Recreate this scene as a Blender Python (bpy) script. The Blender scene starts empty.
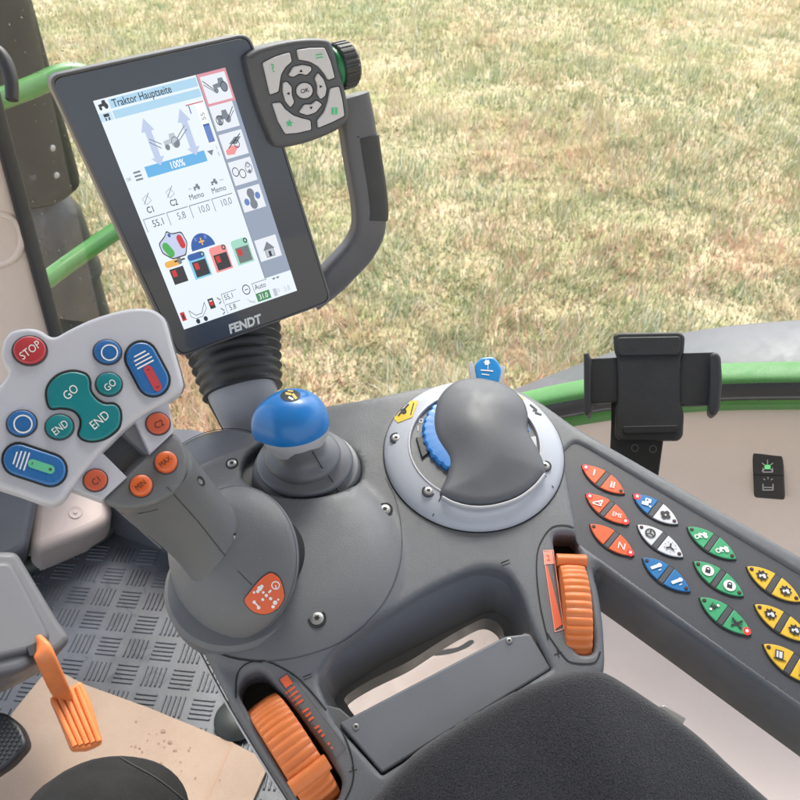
import bpy, math, random
import numpy as np
from mathutils import Vector, Matrix
from mathutils.geometry import delaunay_2d_cdt, tessellate_polygon
from mathutils.bvhtree import BVHTree
random.seed(7); np.random.seed(7)
SC = bpy.context.scene
COL = SC.collection
rad = math.radians
mm = 0.001
# ------------------------------------------------------------------ camera
EYE = Vector((0, 0, 2.65)); PITCH = rad(40); FPX = 800.0
cR = Vector((1, 0, 0)); cF = Vector((0, math.cos(PITCH), -math.sin(PITCH))); cU = Vector((0, math.sin(PITCH), math.cos(PITCH)))
def ray(px, py): return cF + cR*((px-400)/FPX) + cU*((400-py)/FPX)
def cam2w(v): return cR*v[0] + cU*v[1] - cF*v[2]
class Frame:
    def __init__(s, px, py, depth, N, X=None, O=None):
        s.O = Vector(O) if O is not None else EYE + ray(px, py)*depth
        s.N = Vector(N).normalized()
        X = Vector(X) if X is not None else Vector((1, 0, 0))
        s.X = (X - s.N*X.dot(s.N)).normalized(); s.Y = s.N.cross(s.X)
    def pt(s, px, py, h=0):
        r = ray(px, py); t = ((s.O-EYE).dot(s.N)+h)/r.dot(s.N)
        return EYE + r*t
    def loc(s, px, py, h=0):
        d = s.pt(px, py, h) - s.O
        return (d.dot(s.X), d.dot(s.Y))
    def W(s, x, y, h=0): return s.O + s.X*x + s.Y*y + s.N*h
    def mpp(s, px, py, h=0): return (s.pt(px+1, py, h)-s.pt(px, py, h)).length
# ------------------------------------------------------------------ materials
def srgb(r, g, b):
    f = lambda c: (c/255/12.92 if c/255 <= .04045 else ((c/255+.055)/1.055)**2.4)
    return (f(r), f(g), f(b))
MATS = {}
def mat(name, color, rough=.5, bump=0, bscale=900, var=0, vscale=6, metal=0, emit=None, es=1, spec=.5, coat=0, trans=0, grain=0, gscale=1500, sheen=0):
    if name in MATS: return MATS[name]
    m = bpy.data.materials.new(name); m.use_nodes = True
    nt = m.node_tree; b = nt.nodes['Principled BSDF']
    c = (*color[:3], 1)
    b.inputs['Base Color'].default_value = c
    b.inputs['Roughness'].default_value = rough; b.inputs['Metallic'].default_value = metal
    b.inputs['Specular IOR Level'].default_value = spec; b.inputs['Coat Weight'].default_value = coat
    b.inputs['Sheen Weight'].default_value = sheen
    b.inputs['Transmission Weight'].default_value = trans
    g = nt.nodes.new('ShaderNodeNewGeometry')
    if bump:
        n = nt.nodes.new('ShaderNodeTexNoise'); n.inputs['Scale'].default_value = bscale; n.inputs['Detail'].default_value = 3
        nt.links.new(g.outputs['Position'], n.inputs['Vector'])
        bp = nt.nodes.new('ShaderNodeBump'); bp.inputs['Strength'].default_value = bump; bp.inputs['Distance'].default_value = .0006
        nt.links.new(n.outputs['Fac'], bp.inputs['Height']); nt.links.new(bp.outputs['Normal'], b.inputs['Normal'])
    src = None
    def mul(src, scale, amt, detail):
        n = nt.nodes.new('ShaderNodeTexNoise'); n.inputs['Scale'].default_value = scale; n.inputs['Detail'].default_value = detail
        nt.links.new(g.outputs['Position'], n.inputs['Vector'])
        mr = nt.nodes.new('ShaderNodeMapRange'); mr.inputs[1].default_value = .3; mr.inputs[2].default_value = .7
        mr.inputs[3].default_value = 1-amt; mr.inputs[4].default_value = 1+amt
        nt.links.new(n.outputs['Fac'], mr.inputs[0])
        mx = nt.nodes.new('ShaderNodeMix'); mx.data_type = 'RGBA'; mx.blend_type = 'MULTIPLY'; mx.inputs[0].default_value = 1
        if src is None: mx.inputs[6].default_value = c
        else: nt.links.new(src, mx.inputs[6])
        nt.links.new(mr.outputs[0], mx.inputs[7])
        return mx.outputs[2]
    if var: src = mul(src, vscale, var, 5)
    if grain: src = mul(src, gscale, grain, 2)
    if src is not None: nt.links.new(src, b.inputs['Base Color'])
    if var and rough > .25:
        n = nt.nodes.new('ShaderNodeTexNoise'); n.inputs['Scale'].default_value = 38; n.inputs['Detail'].default_value = 6; n.inputs['Distortion'].default_value = .8
        nt.links.new(g.outputs['Position'], n.inputs['Vector'])
        mr = nt.nodes.new('ShaderNodeMapRange'); mr.inputs[1].default_value = .3; mr.inputs[2].default_value = .7; mr.inputs[3].default_value = rough-.09; mr.inputs[4].default_value = rough+.09
        nt.links.new(n.outputs['Fac'], mr.inputs[0]); nt.links.new(mr.outputs[0], b.inputs['Roughness'])
    if emit:
        b.inputs['Emission Color'].default_value = (*emit[:3], 1); b.inputs['Emission Strength'].default_value = es
    MATS[name] = m; return m
M_CON = mat('console_plastic', (.128, .133, .145), .46, bump=.4, bscale=1600, var=.09, vscale=9, grain=.06, gscale=2500)
M_CON2 = mat('console_plastic_smooth', (.145, .152, .172), .42, bump=.15, bscale=1600, var=.04, grain=.05)
M_DARKP = mat('panel_plastic', (.062, .063, .075), .5, bump=.3, bscale=2000, grain=.12, gscale=2500)
M_GRIP = mat('grip_plastic', (.10, .105, .116), .42, bump=.3, bscale=1500, var=.08, grain=.08)
M_BLACK = mat('black_plastic', (.018, .018, .021), .45, bump=.2, grain=.1)
M_RUB = mat('black_rubber', (.035, .036, .04), .5, bump=.3, var=.15)
M_GAP = mat('gap_black', (.008, .008, .010), .7)
M_SILV = mat('silver_plastic', (.43, .45, .51), .38, bump=.08, var=.03, spec=.6)
M_HEAD = mat('head_plastic', (.50, .50, .57), .42, bump=.15, bscale=1800, var=.03, vscale=12, grain=.03)
M_LGREY = mat('light_grey_plastic', (.45, .45, .48), .4)
M_WHITE = mat('white_print', (.8, .8, .8), .5)
M_ORB = mat('orange_button', (.68, .115, .022), .38, coat=.2, var=.06, vscale=60)
M_ORW = mat('orange_wheel', (.72, .20, .055), .42, bump=.15, var=.10, vscale=40)
M_REDB = mat('red_button', (.45, .035, .05), .35, coat=.3, var=.06, vscale=80)
M_BLUE = mat('blue_button', (.015, .13, .38), .32, coat=.3, var=.05, vscale=80)
M_BLUED = mat('blue_dark', (.008, .06, .2), .4)
M_TEAL = mat('teal_button', (.0, .19, .22), .36, coat=.2, var=.05, vscale=80)
M_KNOB = mat('blue_knob', (.008, .165, .50), .33, coat=.15, var=.04, vscale=50)
M_STEEL = mat('screw_steel', (.38, .38, .38), .38, metal=.7)
M_BEIGE = mat('beige_trim', (.70, .58, .51), .6, bump=.35, bscale=700, var=.05, vscale=5, grain=.04)
M_GREEN = mat('green_paint', (.055, .20, .042), .35, var=.1, vscale=14, coat=.2)
M_GREENT = mat('green_seal_textured', (.07, .215, .06), .6, bump=.4, bscale=900, var=.1, grain=.25, gscale=900)
M_FEND = mat('fender_grey', (.085, .088, .098), .45, bump=.2, var=.1, vscale=8, grain=.06)
M_KFILM = mat('key_white', (.60, .59, .64), .45, var=.03)
M_INK = mat('black_print', (.02, .02, .022), .5)
M_KGREEN = mat('green_print', (.08, .55, .25), .5)
# ------------------------------------------------------------------ polygon tools
def area(p): return .5*sum(p[i][0]*p[(i+1) % len(p)][1]-p[(i+1) % len(p)][0]*p[i][1] for i in range(len(p)))
def ccw(p): return list(p) if area(p) > 0 else list(reversed(p))
def crom(pts, n=6, closed=True):
    out = []; N = len(pts); R = range(N if closed else N-1)
    for i in R:
        if closed: a, b, c, d = [np.array(pts[(i+k) % N], float) for k in (-1, 0, 1, 2)]
        else: a, b, c, d = [np.array(pts[min(max(i+k, 0), N-1)], float) for k in (-1, 0, 1, 2)]
        for j in range(n):
            t = j/n
            out.append(tuple(.5*((2*b)+(-a+c)*t+(2*a-5*b+4*c-d)*t*t+(-a+3*b-3*c+d)*t**3)))
    if not closed: out.append(tuple(pts[-1]))
    return out
def fillet(pts, r, n=5):
    out = []; N = len(pts)
    for i in range(N):
        a, b, c = Vector(pts[i-1]).to_2d(), Vector(pts[i]).to_2d(), Vector(pts[(i+1) % N]).to_2d()
        u = a-b; v = c-b; lu, lv = u.length, v.length
        if lu < 1e-9 or lv < 1e-9: continue
        ri = r[i] if isinstance(r, (list, tuple)) else r
        d = min(ri, lu*.48, lv*.48); p0 = b+u/lu*d; p2 = b+v/lv*d
        for k in range(n+1):
            t = k/n; q = p0*(1-t)**2 + b*2*t*(1-t) + p2*t*t
            out.append((q.x, q.y))
    return out
def dens(p, s):
    out = []; N = len(p)
    for i in range(N):
        a = np.array(p[i]); b = np.array(p[(i+1) % N]); k = max(1, int(np.linalg.norm(b-a)/s+.5))
        for j in range(k): out.append(tuple(a+(b-a)*j/k))
    return out
def offset(p, d):   # inset for ccw and d>0
    N = len(p); out = []
    for i in range(N):
        a, b, c = Vector(p[i-1]), Vector(p[i]), Vector(p[(i+1) % N])
        e1 = (b-a); e2 = (c-b)
        if e1.length < 1e-12: e1 = e2
        if e2.length < 1e-12: e2 = e1
        e1 = e1.normalized(); e2 = e2.normalized()
        n1 = Vector((-e1.y, e1.x)); n2 = Vector((-e2.y, e2.x)); n = n1+n2
        if n.length < 1e-6: n = n1
        n.normalize(); k = 1/max(.5, n.dot(n1))
        q = b+n*d*k; out.append((q.x, q.y))
    return out
def inpoly(P, poly):
    x, y = P[:, 0], P[:, 1]; res = np.zeros(len(P), bool); poly = np.array(poly)
    j = len(poly)-1
    for i in range(len(poly)):
        xi, yi = poly[i]; xj, yj = poly[j]
        if yi != yj:
            c = ((yi > y) != (yj > y)) & (x < (xj-xi)*(y-yi)/(yj-yi)+xi); res ^= c
        j = i
    return res
def pdist(P, poly):
    poly = np.array(poly); A = poly; B = np.roll(poly, -1, axis=0); best = np.full(len(P), 1e9)
    for a, b in zip(A, B):
        ab = b-a; L = (ab**2).sum()+1e-18
        t = np.clip(((P-a)@ab)/L, 0, 1); d = np.linalg.norm(P-(a+t[:, None]*ab), axis=1)
        best = np.minimum(best, d)
    return best
def trimesh(outer, holes=(), grid=None, extra=()):
    V = [tuple(map(float, v)) for v in outer]; E = [(i, (i+1) % len(V)) for i in range(len(V))]
    for h in holes:
        s = len(V); V += [tuple(map(float, v)) for v in h]; E += [(s+i, s+(i+1) % len(h)) for i in range(len(h))]
    ring = list(extra)
    if grid:
        a = np.array(outer); x0, y0 = a.min(0); x1, y1 = a.max(0)
        gx, gy = np.meshgrid(np.arange(x0, x1, grid), np.arange(y0, y1, grid))
        gx[::2] += grid*.5
        P = np.stack([gx.ravel(), gy.ravel()], 1)
        ring += [tuple(p) for p in P]
    if ring:
        P = np.array(ring); ok = inpoly(P, outer); 
        for h in holes: ok &= ~inpoly(P, h)
        P = P[ok]
        if len(P):
            g = (grid or 1e-3)*.35; d = pdist(P, outer)
            for h in holes: d = np.minimum(d, pdist(P, h))
            P = P[d > min(g, 2e-4 if grid and grid < .02 else g)]
            V += [tuple(p) for p in P]
    r = delaunay_2d_cdt([Vector(v) for v in V], E, [], 0, 1e-9)
    v2 = np.array([(v.x, v.y) for v in r[0]]); F = np.array([f for f in r[2] if len(f) == 3])
    c = v2[F].mean(1); ok = inpoly(c, outer)
    for h in holes: ok &= ~inpoly(c, h)
    return v2, F[ok]
# ------------------------------------------------------------------ mesh builder and scene graph
ROOTM = {}
def root_of(o):
    while o.parent: o = o.parent
    return o
class MB:
    def __init__(s): s.v = []; s.f = []; s.m = []; s.mats = []
    def add(s, vs, fs, m):
        if m not in s.mats: s.mats.append(m)
        k = len(s.v); s.v += [Vector(v) for v in vs]; s.f += [tuple(int(i)+k for i in f) for f in fs]; s.m += [s.mats.index(m)]*len(fs); return s
    def surf(s): return BVHTree.FromPolygons(s.v, s.f)
    def build(s, name, parent=None, ang=35, base=None, **props):
        me = bpy.data.meshes.new(name)
        if parent is not None: r = root_of(parent); Mi = ROOTM[r.name].inverted()
        else:
            P = np.array([tuple(v) for v in s.v])
            b = base or ((P[:, 0].min()+P[:, 0].max())/2, (P[:, 1].min()+P[:, 1].max())/2, P[:, 2].min())
            Mw = Matrix.Translation(Vector(b)); Mi = Mw.inverted()
        me.from_pydata([Mi @ v for v in s.v], [], s.f)
        for m in s.mats: me.materials.append(m)
        me.polygons.foreach_set('material_index', s.m)
        me.update(); me.validate()
        if ang:
            me.polygons.foreach_set('use_smooth', [True]*len(me.polygons)); me.set_sharp_from_angle(angle=rad(ang))
        o = bpy.data.objects.new(name, me); COL.objects.link(o)
        if parent is not None: o.parent = parent
        else: o.matrix_world = Mw; ROOTM[o.name] = Mw
        for k, v in props.items(): o[k] = v
        return o
    # generic solids
    def loft(s, loops, m, closed=True, cap0=False, cap1=False):
        n = len(loops[0]); V = [p for L in loops for p in L]; F = []
        for i in range(len(loops)-1):
            for j in range(n if closed else n-1):
                a = i*n+j; b = i*n+(j+1) % n; F.append((a, b, b+n, a+n))
        if cap0: F.append(tuple(reversed(range(n))))
        if cap1: F.append(tuple(range((len(loops)-1)*n, len(loops)*n)))
        return s.add(V, F, m)
    def lathe(s, C, ax, prof, m, n=48, X=None, rmod=None, ysc=1, caps=True):
        ax = Vector(ax).normalized(); X = Vector(X or (1, 0, .01)); X = (X-ax*X.dot(ax)).normalized(); Y = ax.cross(X); L = []
        for (r, h) in prof:
            lp = []
            for k in range(n):
                a = 2*math.pi*k/n; rr = r*(rmod(a, r, h) if rmod else 1)
                lp.append(Vector(C)+X*math.cos(a)*rr+Y*math.sin(a)*rr*ysc+ax*h)
            L.append(lp)
        return s.loft(L, m, cap0=caps and prof[0][0] > 1e-7, cap1=caps and prof[-1][0] > 1e-7)
    def tube(s, path, rx, ry, up, m, n=16, p=2, caps=True, smooth=True):
        if smooth: path = [Vector(q) for q in crom(path, 6, False)]
        else: path = [Vector(q) for q in path]
        N = len(path); L = []
        for i, q in enumerate(path):
            t = (path[min(i+1, N-1)]-path[max(i-1, 0)]).normalized()
            u = Vector(up); u = (u-t*u.dot(t)).normalized(); w = t.cross(u)
            f = i/(N-1); a = rx(f) if callable(rx) else rx; b = ry(f) if callable(ry) else ry
            lp = []
            for k in range(n):
                th = 2*math.pi*k/n; c, si = math.cos(th), math.sin(th)
                c = math.copysign(abs(c)**(2/p), c); si = math.copysign(abs(si)**(2/p), si)
                lp.append(q+w*c*a+u*si*b)
            L.append(lp)
        return s.loft(L, m, cap0=caps, cap1=caps)
    def box(s, C, X, Y, Z, sx, sy, sz, m):
        C = Vector(C); V = [C+X*(a*sx/2)+Y*(b*sy/2)+Z*(c*sz/2) for a in (-1, 1) for b in (-1, 1) for c in (-1, 1)]
        return s.add(V, [(0, 1, 3, 2), (4, 6, 7, 5), (0, 4, 5, 1), (2, 3, 7, 6), (0, 2, 6, 4), (1, 5, 7, 3)], m)
    def plate(s, fr, poly, h0, h1, bev, m, px=True, seg=3, dome=0):
        """prism with rounded top edge. poly in photo pixels lying at h1 (px) or in frame metres"""
        p = ccw([fr.loc(x, y, h1) for x, y in poly] if px else poly)
        rings = [[fr.W(x, y, h0) for x, y in p]]
        q = p
        for k in range(seg+1):
            a = k/seg*math.pi/2; q = offset(p, bev*(1-math.cos(a))); h = h1-bev+bev*math.sin(a)
            rings.append([fr.W(x, y, h) for x, y in q])
        if dome:
            q2 = offset(q, dome*2.5); rings.append([fr.W(x, y, h1+dome*.6) for x, y in q2]); q = q2
            q2 = offset(q, dome*2.5); rings.append([fr.W(x, y, h1+dome) for x, y in q2]); q = q2
        s.loft(rings, m)
        n = len(q); tri = tessellate_polygon([[Vector((x, y, 0)) for x, y in q]])
        s.add([rings[-1][i] for i in range(n)], [t if area([q[i] for i in t]) > 0 else t[::-1] for t in tri], m)
        tri2 = tessellate_polygon([[Vector((x, y, 0)) for x, y in p]])
        s.add(rings[0], [t if area([p[i] for i in t]) < 0 else t[::-1] for t in tri2], m)
        return s
    def sculpt(s, fr, outer, holes, hf, m, grid=.004, skirt=.03, er=.006, hskirt=None, eh=None, px=True, jit=0):
        """height field over an outline with rounded edges; skirt goes down from the outline and the holes"""
        if px:
            outer = [fr.loc(x, y) for x, y in outer]; holes = [[fr.loc(x, y) for x, y in h] for h in holes]
        eh = er if eh is None else eh
        outer = ccw(dens(outer, grid*.8)); holes = [ccw(dens(h, grid*.8)) for h in holes]
        ex = []
        for q in (.06, .2, .42, .7, 1.0): ex += offset(outer, er*q)
        for h in holes:
            for q in (.08, .3, .6, 1.0): ex += offset(h, -eh*q)
        v, F = trimesh(outer, holes, grid, ex)
        d = pdist(v, outer); z = hf(v, d)
        t = np.clip(er-d, 0, er); z = z-(er-np.sqrt(np.maximum(er*er-t*t, 0)))
        for h in holes:
            dh = pdist(v, h); t = np.clip(eh-dh, 0, eh); z = z-(eh-np.sqrt(np.maximum(eh*eh-t*t, 0)))
        W = [fr.W(a, b, c) for (a, b), c in zip(v, z)]
        s.add(W, F, m)
        cnt = {}
        for f in F:
            for i in range(3):
                a, b = int(f[i]), int(f[(i+1) % 3]); cnt[(a, b)] = cnt.get((a, b), 0)+1
        bd = [(a, b) for (a, b) in cnt if (b, a) not in cnt]
        P = np.array([v[a] for a, b in bd]); isout = pdist(P, outer) < 1e-5
        for (a, b), io in zip(bd, isout):
            dz = skirt if io else (hskirt if hskirt is not None else skirt)
            s.add([W[a], W[b], W[b]-fr.N*dz, W[a]-fr.N*dz], [(0, 3, 2, 1)], m)
        return s
def thing(name, label, cat, O, group=None):
    o = bpy.data.objects.new(name, None); COL.objects.link(o); o.empty_display_size = .05
    o.location = Vector(O); ROOTM[o.name] = Matrix.Translation(Vector(O))
    o['label'] = label; o['category'] = cat
    if group: o['group'] = group
    return o
# ------------------------------------------------------------------ flat drawing through a mapper (x,y)->world
_TX = {}
def text_mesh(t, bold=0):
    k = (t, bold)
    if k in _TX: return _TX[k]
    cu = bpy.data.curves.new('t', 'FONT'); cu.body = t; cu.size = 1; cu.align_x = 'CENTER'; cu.offset = bold; cu.resolution_u = 3
    ob = bpy.data.objects.new('t', cu); COL.objects.link(ob); bpy.context.view_layer.update()
    me = bpy.data.meshes.new_from_object(ob.evaluated_get(bpy.context.evaluated_depsgraph_get()))
    V = [(v.co.x, v.co.y-.34) for v in me.vertices]; F = [tuple(p.vertices) for p in me.polygons]
    bpy.data.objects.remove(ob); bpy.data.curves.remove(cu); bpy.data.meshes.remove(me)
    _TX[k] = (V, F); return _TX[k]
cLIFT = Vector((0, -.35, .9))*3e-6
class Draw:
    def __init__(s, mb, mp, asp=1): s.mb = mb; s.mp = mp; s.asp = asp; s.k = 0
    def poly(s, pts, m, grid=None):
        if grid:
            v, F = trimesh(dens(ccw(pts), grid), (), grid); 
        else:
            v = np.array(pts); F = tessellate_polygon([[Vector((x, y, 0)) for x, y in pts]])
        s.k += 1; dz = cLIFT*s.k
        W = [s.mp(x, y) for x, y in v]; W = [w+dz if w is not None else None for w in W]
        if any(w is None for w in W): 
            keep = [f for f in F if all(W[i] is not None for i in f)]
            W = [w if w is not None else Vector((0, 0, 0)) for w in W]; F = keep
        if len(F): s.mb.add(W, [tuple(f) for f in F], m)
    def rect(s, x0, y0, x1, y1, m): s.poly([(x0, y0), (x1, y0), (x1, y1), (x0, y1)], m)
    def line(s, pts, w, m, closed=False):
        if closed: pts = list(pts)+[pts[0]]
        for a, b in zip(pts[:-1], pts[1:]):
            dx, dy = b[0]-a[0], b[1]-a[1]; L = math.hypot(dx, dy)
            if L < 1e-9: continue
            nx, ny = -dy/L*w/2, dx/L*w/2; ex, ey = dx/L*w*.2, dy/L*w*.2
            s.poly([(a[0]+nx-ex, a[1]+ny-ey), (b[0]+nx+ex, b[1]+ny+ey), (b[0]-nx+ex, b[1]-ny+ey), (a[0]-nx-ex, a[1]-ny-ey)], m)
    def ell(s, c, r, ry=None, n=20, rot=0):
        ry = r*s.asp if ry is None else ry; o = []
        for k in range(n):
            a = 2*math.pi*k/n; x, y = r*math.cos(a), ry*math.sin(a)
            o.append((c[0]+x*math.cos(rot)-y*math.sin(rot), c[1]+x*math.sin(rot)+y*math.cos(rot)))
        return o
    def disc(s, c, r, m, ry=None, n=16, rot=0): s.poly(s.ell(c, r, ry, n, rot), m)
    def ring(s, c, r, w, m, ry=None, n=24): s.line(s.ell(c, r, ry, n), w, m, True)
    def text(s, t, c, size, m, ang=0, bold=0, sx=1, flip=-1, shear=0):
        """size = cap height /0.7; ang degrees, positive = rising to the right; y axis points down when flip=-1"""
        V, F = text_mesh(t, bold); a = rad(ang); W = []
        for x, y in V:
            x = (x+shear*y)*size*sx; y = y*size
            X = x*math.cos(a)-y*math.sin(a); Y = x*math.sin(a)+y*math.cos(a)
            W.append(s.mp(c[0]+X, c[1]+flip*Y))
        s.k += 1
        if all(w is not None for w in W): s.mb.add([w+cLIFT*s.k for w in W], F, m)
def drape(bvh, off=.0004):
    def f(px, py):
        r = ray(px, py).normalized(); h = bvh.ray_cast(EYE, r)
        if h[0] is None: return None
        n = h[1] if h[1].dot(r) < 0 else -h[1]
        return h[0]+n*off
    return f
def onplane(fr, h): return lambda x, y: fr.pt(x, y, h)
def screw(bvh, px, py, r, parent, deep=True, fr=None):
    P = drape(bvh, .0)(px, py)
    if P is None: return
    N = fr.N
    mb = MB()
    if deep: mb.lathe(P, N, [(r*1.4, -.001), (r*1.4, .0003), (r*1.08, .0002), (r*1.0, -.0005)], M_GAP, 24)
    mb.lathe(P, N, [(r, -.0004), (r, .0005), (r*.86, .0010), (r*.55, .0012), (.00001, .0012)], M_STEEL, 28)
    mb.lathe(P+N*.0012, N, [(r*.5, 0), (r*.5, .00008)], M_GAP, 24, rmod=lambda a, q, h: .80+.20*math.cos(6*a))
    mb.build('screw', parent)
#============================================================== FRAMES
A = Frame(400, 520, .60, (0, -math.sin(rad(12)), math.cos(rad(12))))
nJ = (-ray(95, 410).normalized() + cU*.34).normalized()
J = Frame(95, 410, .475, nJ)
nT = cam2w((.44, -.36, .82))
T = Frame(48, 78, .55, nT); _x = T.pt(248, 35)-T.pt(48, 78); T = Frame(48, 78, .55, nT, _x)
mA = A.mpp(400, 520)
#============================================================== CONTROL ARMREST
arm = thing('control_armrest', 'long grey tractor control armrest with thumb wheels, storage opening and black fabric cushion', 'armrest', A.pt(420, 640, -.12))
outl = [(300, 812), (262, 756), (228, 700), (198, 642), (177, 600), (166, 560), (164, 520), (175, 484), (182, 474), (204, 458), (238, 447), (262, 433), (284, 416), (310, 406), (340, 401), (380, 394), (420, 385), (474, 380), (520, 387), (548, 404), (575, 424), (640, 461), (720, 507), (800, 553), (900, 611), (900, 779), (800, 708), (700, 637), (640, 595), (592, 562), (600, 590), (605, 625), (607, 672), (560, 730), (420, 812), (380, 840)]
outl = fillet(outl, 14, 3)
h_gait = [(301+60.5*math.cos(t), 470+35.5*math.sin(t)) for t in np.linspace(0, 2*math.pi, 49)[:-1]]
h_stor = fillet([(316, 678), (330, 655), (376, 621), (430, 586), (478, 566), (506, 568), (522, 592), (533, 628), (552, 668), (382, 775), (334, 722)], [10, 14, 30, 30, 16, 12, 16, 20, 2, 3, 10], 5)
h_w1 = fillet([(236, 690), (243, 675), (261, 670.5), (272, 680), (294, 706), (322, 745), (343, 780), (338, 800), (304, 806), (278, 765), (250, 716)], 7, 4)
h_w2 = fillet([(553, 533), (577, 533), (581, 560), (591, 600), (595, 640), (594, 654), (577, 654), (569, 636), (561, 598), (556, 565)], 7, 4)
h_pan = fillet([(563, 452), (575, 441), (584, 445), (800, 573), (890, 626), (890, 764), (800, 700), (700, 629), (579, 542)], [5, 5, 5, 1, 1, 1, 1, 1, 4], 4)
mc = A.loc(287, 562); mR = mA*113
def con_h(v, d):
    r = np.hypot(v[:, 0]-mc[0], v[:, 1]-mc[1])/mR
    z = .013*np.clip(1-r**5, 0, 1)
    # soft fall towards the front lip
    w = v[:, 0]
    return z
body = MB().sculpt(A, outl, [h_gait, h_stor, h_w1, h_w2, h_pan], con_h, M_CON, grid=.0042, skirt=.05, er=.007, hskirt=.022, eh=.0035)
BS = body.surf()
body_o = body.build('console_body', arm, 50)
# lower skirt band of the wing and the front, two steps under the edge
low = MB()
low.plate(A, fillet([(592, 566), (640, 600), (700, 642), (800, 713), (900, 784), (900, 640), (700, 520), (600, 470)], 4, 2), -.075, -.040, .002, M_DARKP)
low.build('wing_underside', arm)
d = MB(); D = Draw(d, drape(BS, .0004))
g1 = crom([(236, 698), (237, 676), (246, 664), (264, 661), (284, 669), (302, 682), (326, 710), (345, 738), (353, 764), (352, 785), (342, 806)], 4, False)
D.line(g1, 1.5, M_GAP); d.build('panel_seam', arm, 0); d = MB(); D = Draw(d, drape(BS, .0004))
D.line(crom([(548, 640), (541, 610), (537, 580), (537, 556), (542, 540), (553, 527), (570, 526.5), (580, 534)], 4, False)+crom([(546, 632), (563, 656), (573, 663), (594, 663), (600, 652)], 4, False), 1.4, M_GAP)
d.build('panel_seam', arm, 0); d = MB(); D = Draw(d, drape(BS, .0004))
D.line(crom([(176, 612), (188, 630), (205, 645), (230, 657), (262, 662)], 5, False), 2, M_GAP)
D.line(crom([(262, 662), (300, 657), (345, 640), (380, 608), (398, 572), (402, 535), (396, 500), (386, 478)], 5, False), .9, M_DARKP)
d.build('panel_seam', arm, 0); d = MB(); D = Draw(d, drape(BS, .0004))
for (x, y) in ((353, 771), (558, 654)): D.line([(x-4, y+1), (x+4, y-1.5)], .9, M_GAP); D.line([(x-1, y-4), (x+1, y+4)], .9, M_GAP); d.build('plus_sign', arm, 0); d = MB(); D = Draw(d, drape(BS, .0004))
for (x, y) in ((307, 676), (505, 562)): D.line([(x-4, y+1), (x+4, y-2)], .9, M_GAP); D.line([(x-3, y+4), (x+5, y+1)], .7, M_GAP); d.build('minus_sign', arm, 0); d = MB(); D = Draw(d, drape(BS, .0004))
# bright edge trim along left side
e = MB(); e.tube([A.pt(x, y, -.012) for x, y in ((190, 634), (225, 700), (262, 762), (300, 822))], .0011, .003, A.N, M_LGREY, 8); e.build('edge_trim', arm)
for (x, y, r) in ((385, 509.5, .0042), (317, 618.5, .0045), (232, 463.5, .0036)): screw(BS, x, y, r, arm, fr=A)
# storage compartment wall
rim = [(334, 722), (317, 692), (317, 672), (330, 655), (376, 621), (430, 586), (478, 566), (506, 568), (522, 592), (534, 630)]
bot = [(352, 729), (347, 722), (338, 708), (338, 695), (384, 664), (430, 640), (470, 620), (492, 612), (508, 621), (513, 638)]
st = MB()
L = []
R1 = crom(rim, 5, False); R2 = crom(bot, 5, False)
for f, h in ((0, -.006), (.35, -.016), (.7, -.03), (.93, -.042), (1, -.048)):
    ff = f**1.3
    L.append([A.pt(a[0]*(1-ff)+b[0]*ff, a[1]*(1-ff)+b[1]*ff, h) for a, b in zip(R1, R2)])
st.loft(L, M_CON, closed=False)
L2 = [L[-1], [p+(A.pt(420, 690, -.05)-p).normalized()*.007 for p in L[-1]], [p+(A.pt(420, 690, -.05)-p).normalized()*.0075-A.N*.02 for p in L[-1]]]
st.loft(L2, M_CON, closed=False)
st.build('storage_wall', arm, 40); st = MB(); st.plate(A, [(322, 704), (340, 708), (356, 722), (356, 740), (338, 735)], -.03, -.008, .001, M_CON); st.build('storage_corner', arm)
cp = MB(); cp.plate(A, fillet([(339, 723), (505, 636), (530, 633), (551.5, 668.5), (382, 773)], 3, 3), -.03, -.003, .0015, M_CON2)
cps = cp.surf(); cp.build('cover_plate', arm)
screw(cps, 356, 727, .0022, arm, False, A); screw(cps, 509, 641, .0022, arm, False, A)
# cushion
M_FAB = mat('cushion_fabric', (.022, .021, .024), .95, bump=1.0, bscale=900, var=.15, vscale=12, grain=.75, gscale=1100, sheen=.4, spec=.2)
cu_out = fillet([(340, 830), (372, 790), (412, 750), (470, 711), (522, 683), (566, 668), (602, 663), (634, 682), (672, 708), (704, 732), (738, 765), (772, 795), (830, 850), (830, 960), (340, 960)], 18, 4)
cush = MB().sculpt(Frame(0, 0, 0, A.N, O=A.O+A.N*.006), cu_out, [], lambda v, d: .012*(1-np.exp(-d/.03))+.0012*np.sin(v[:, 0]*60+v[:, 1]*35), M_FAB, grid=.006, skirt=.05, er=.012)
cush.build('cushion', arm, 60)
hg = MB(); fr = Frame(0, 0, 0, A.N, O=A.O-A.N*.02)
hg.plate(fr, [(659, 707), (664, 704), (686, 718), (683, 725)], -.004, .0, .001, M_STEEL)
hg.build('cushion_hinge', arm)
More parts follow.
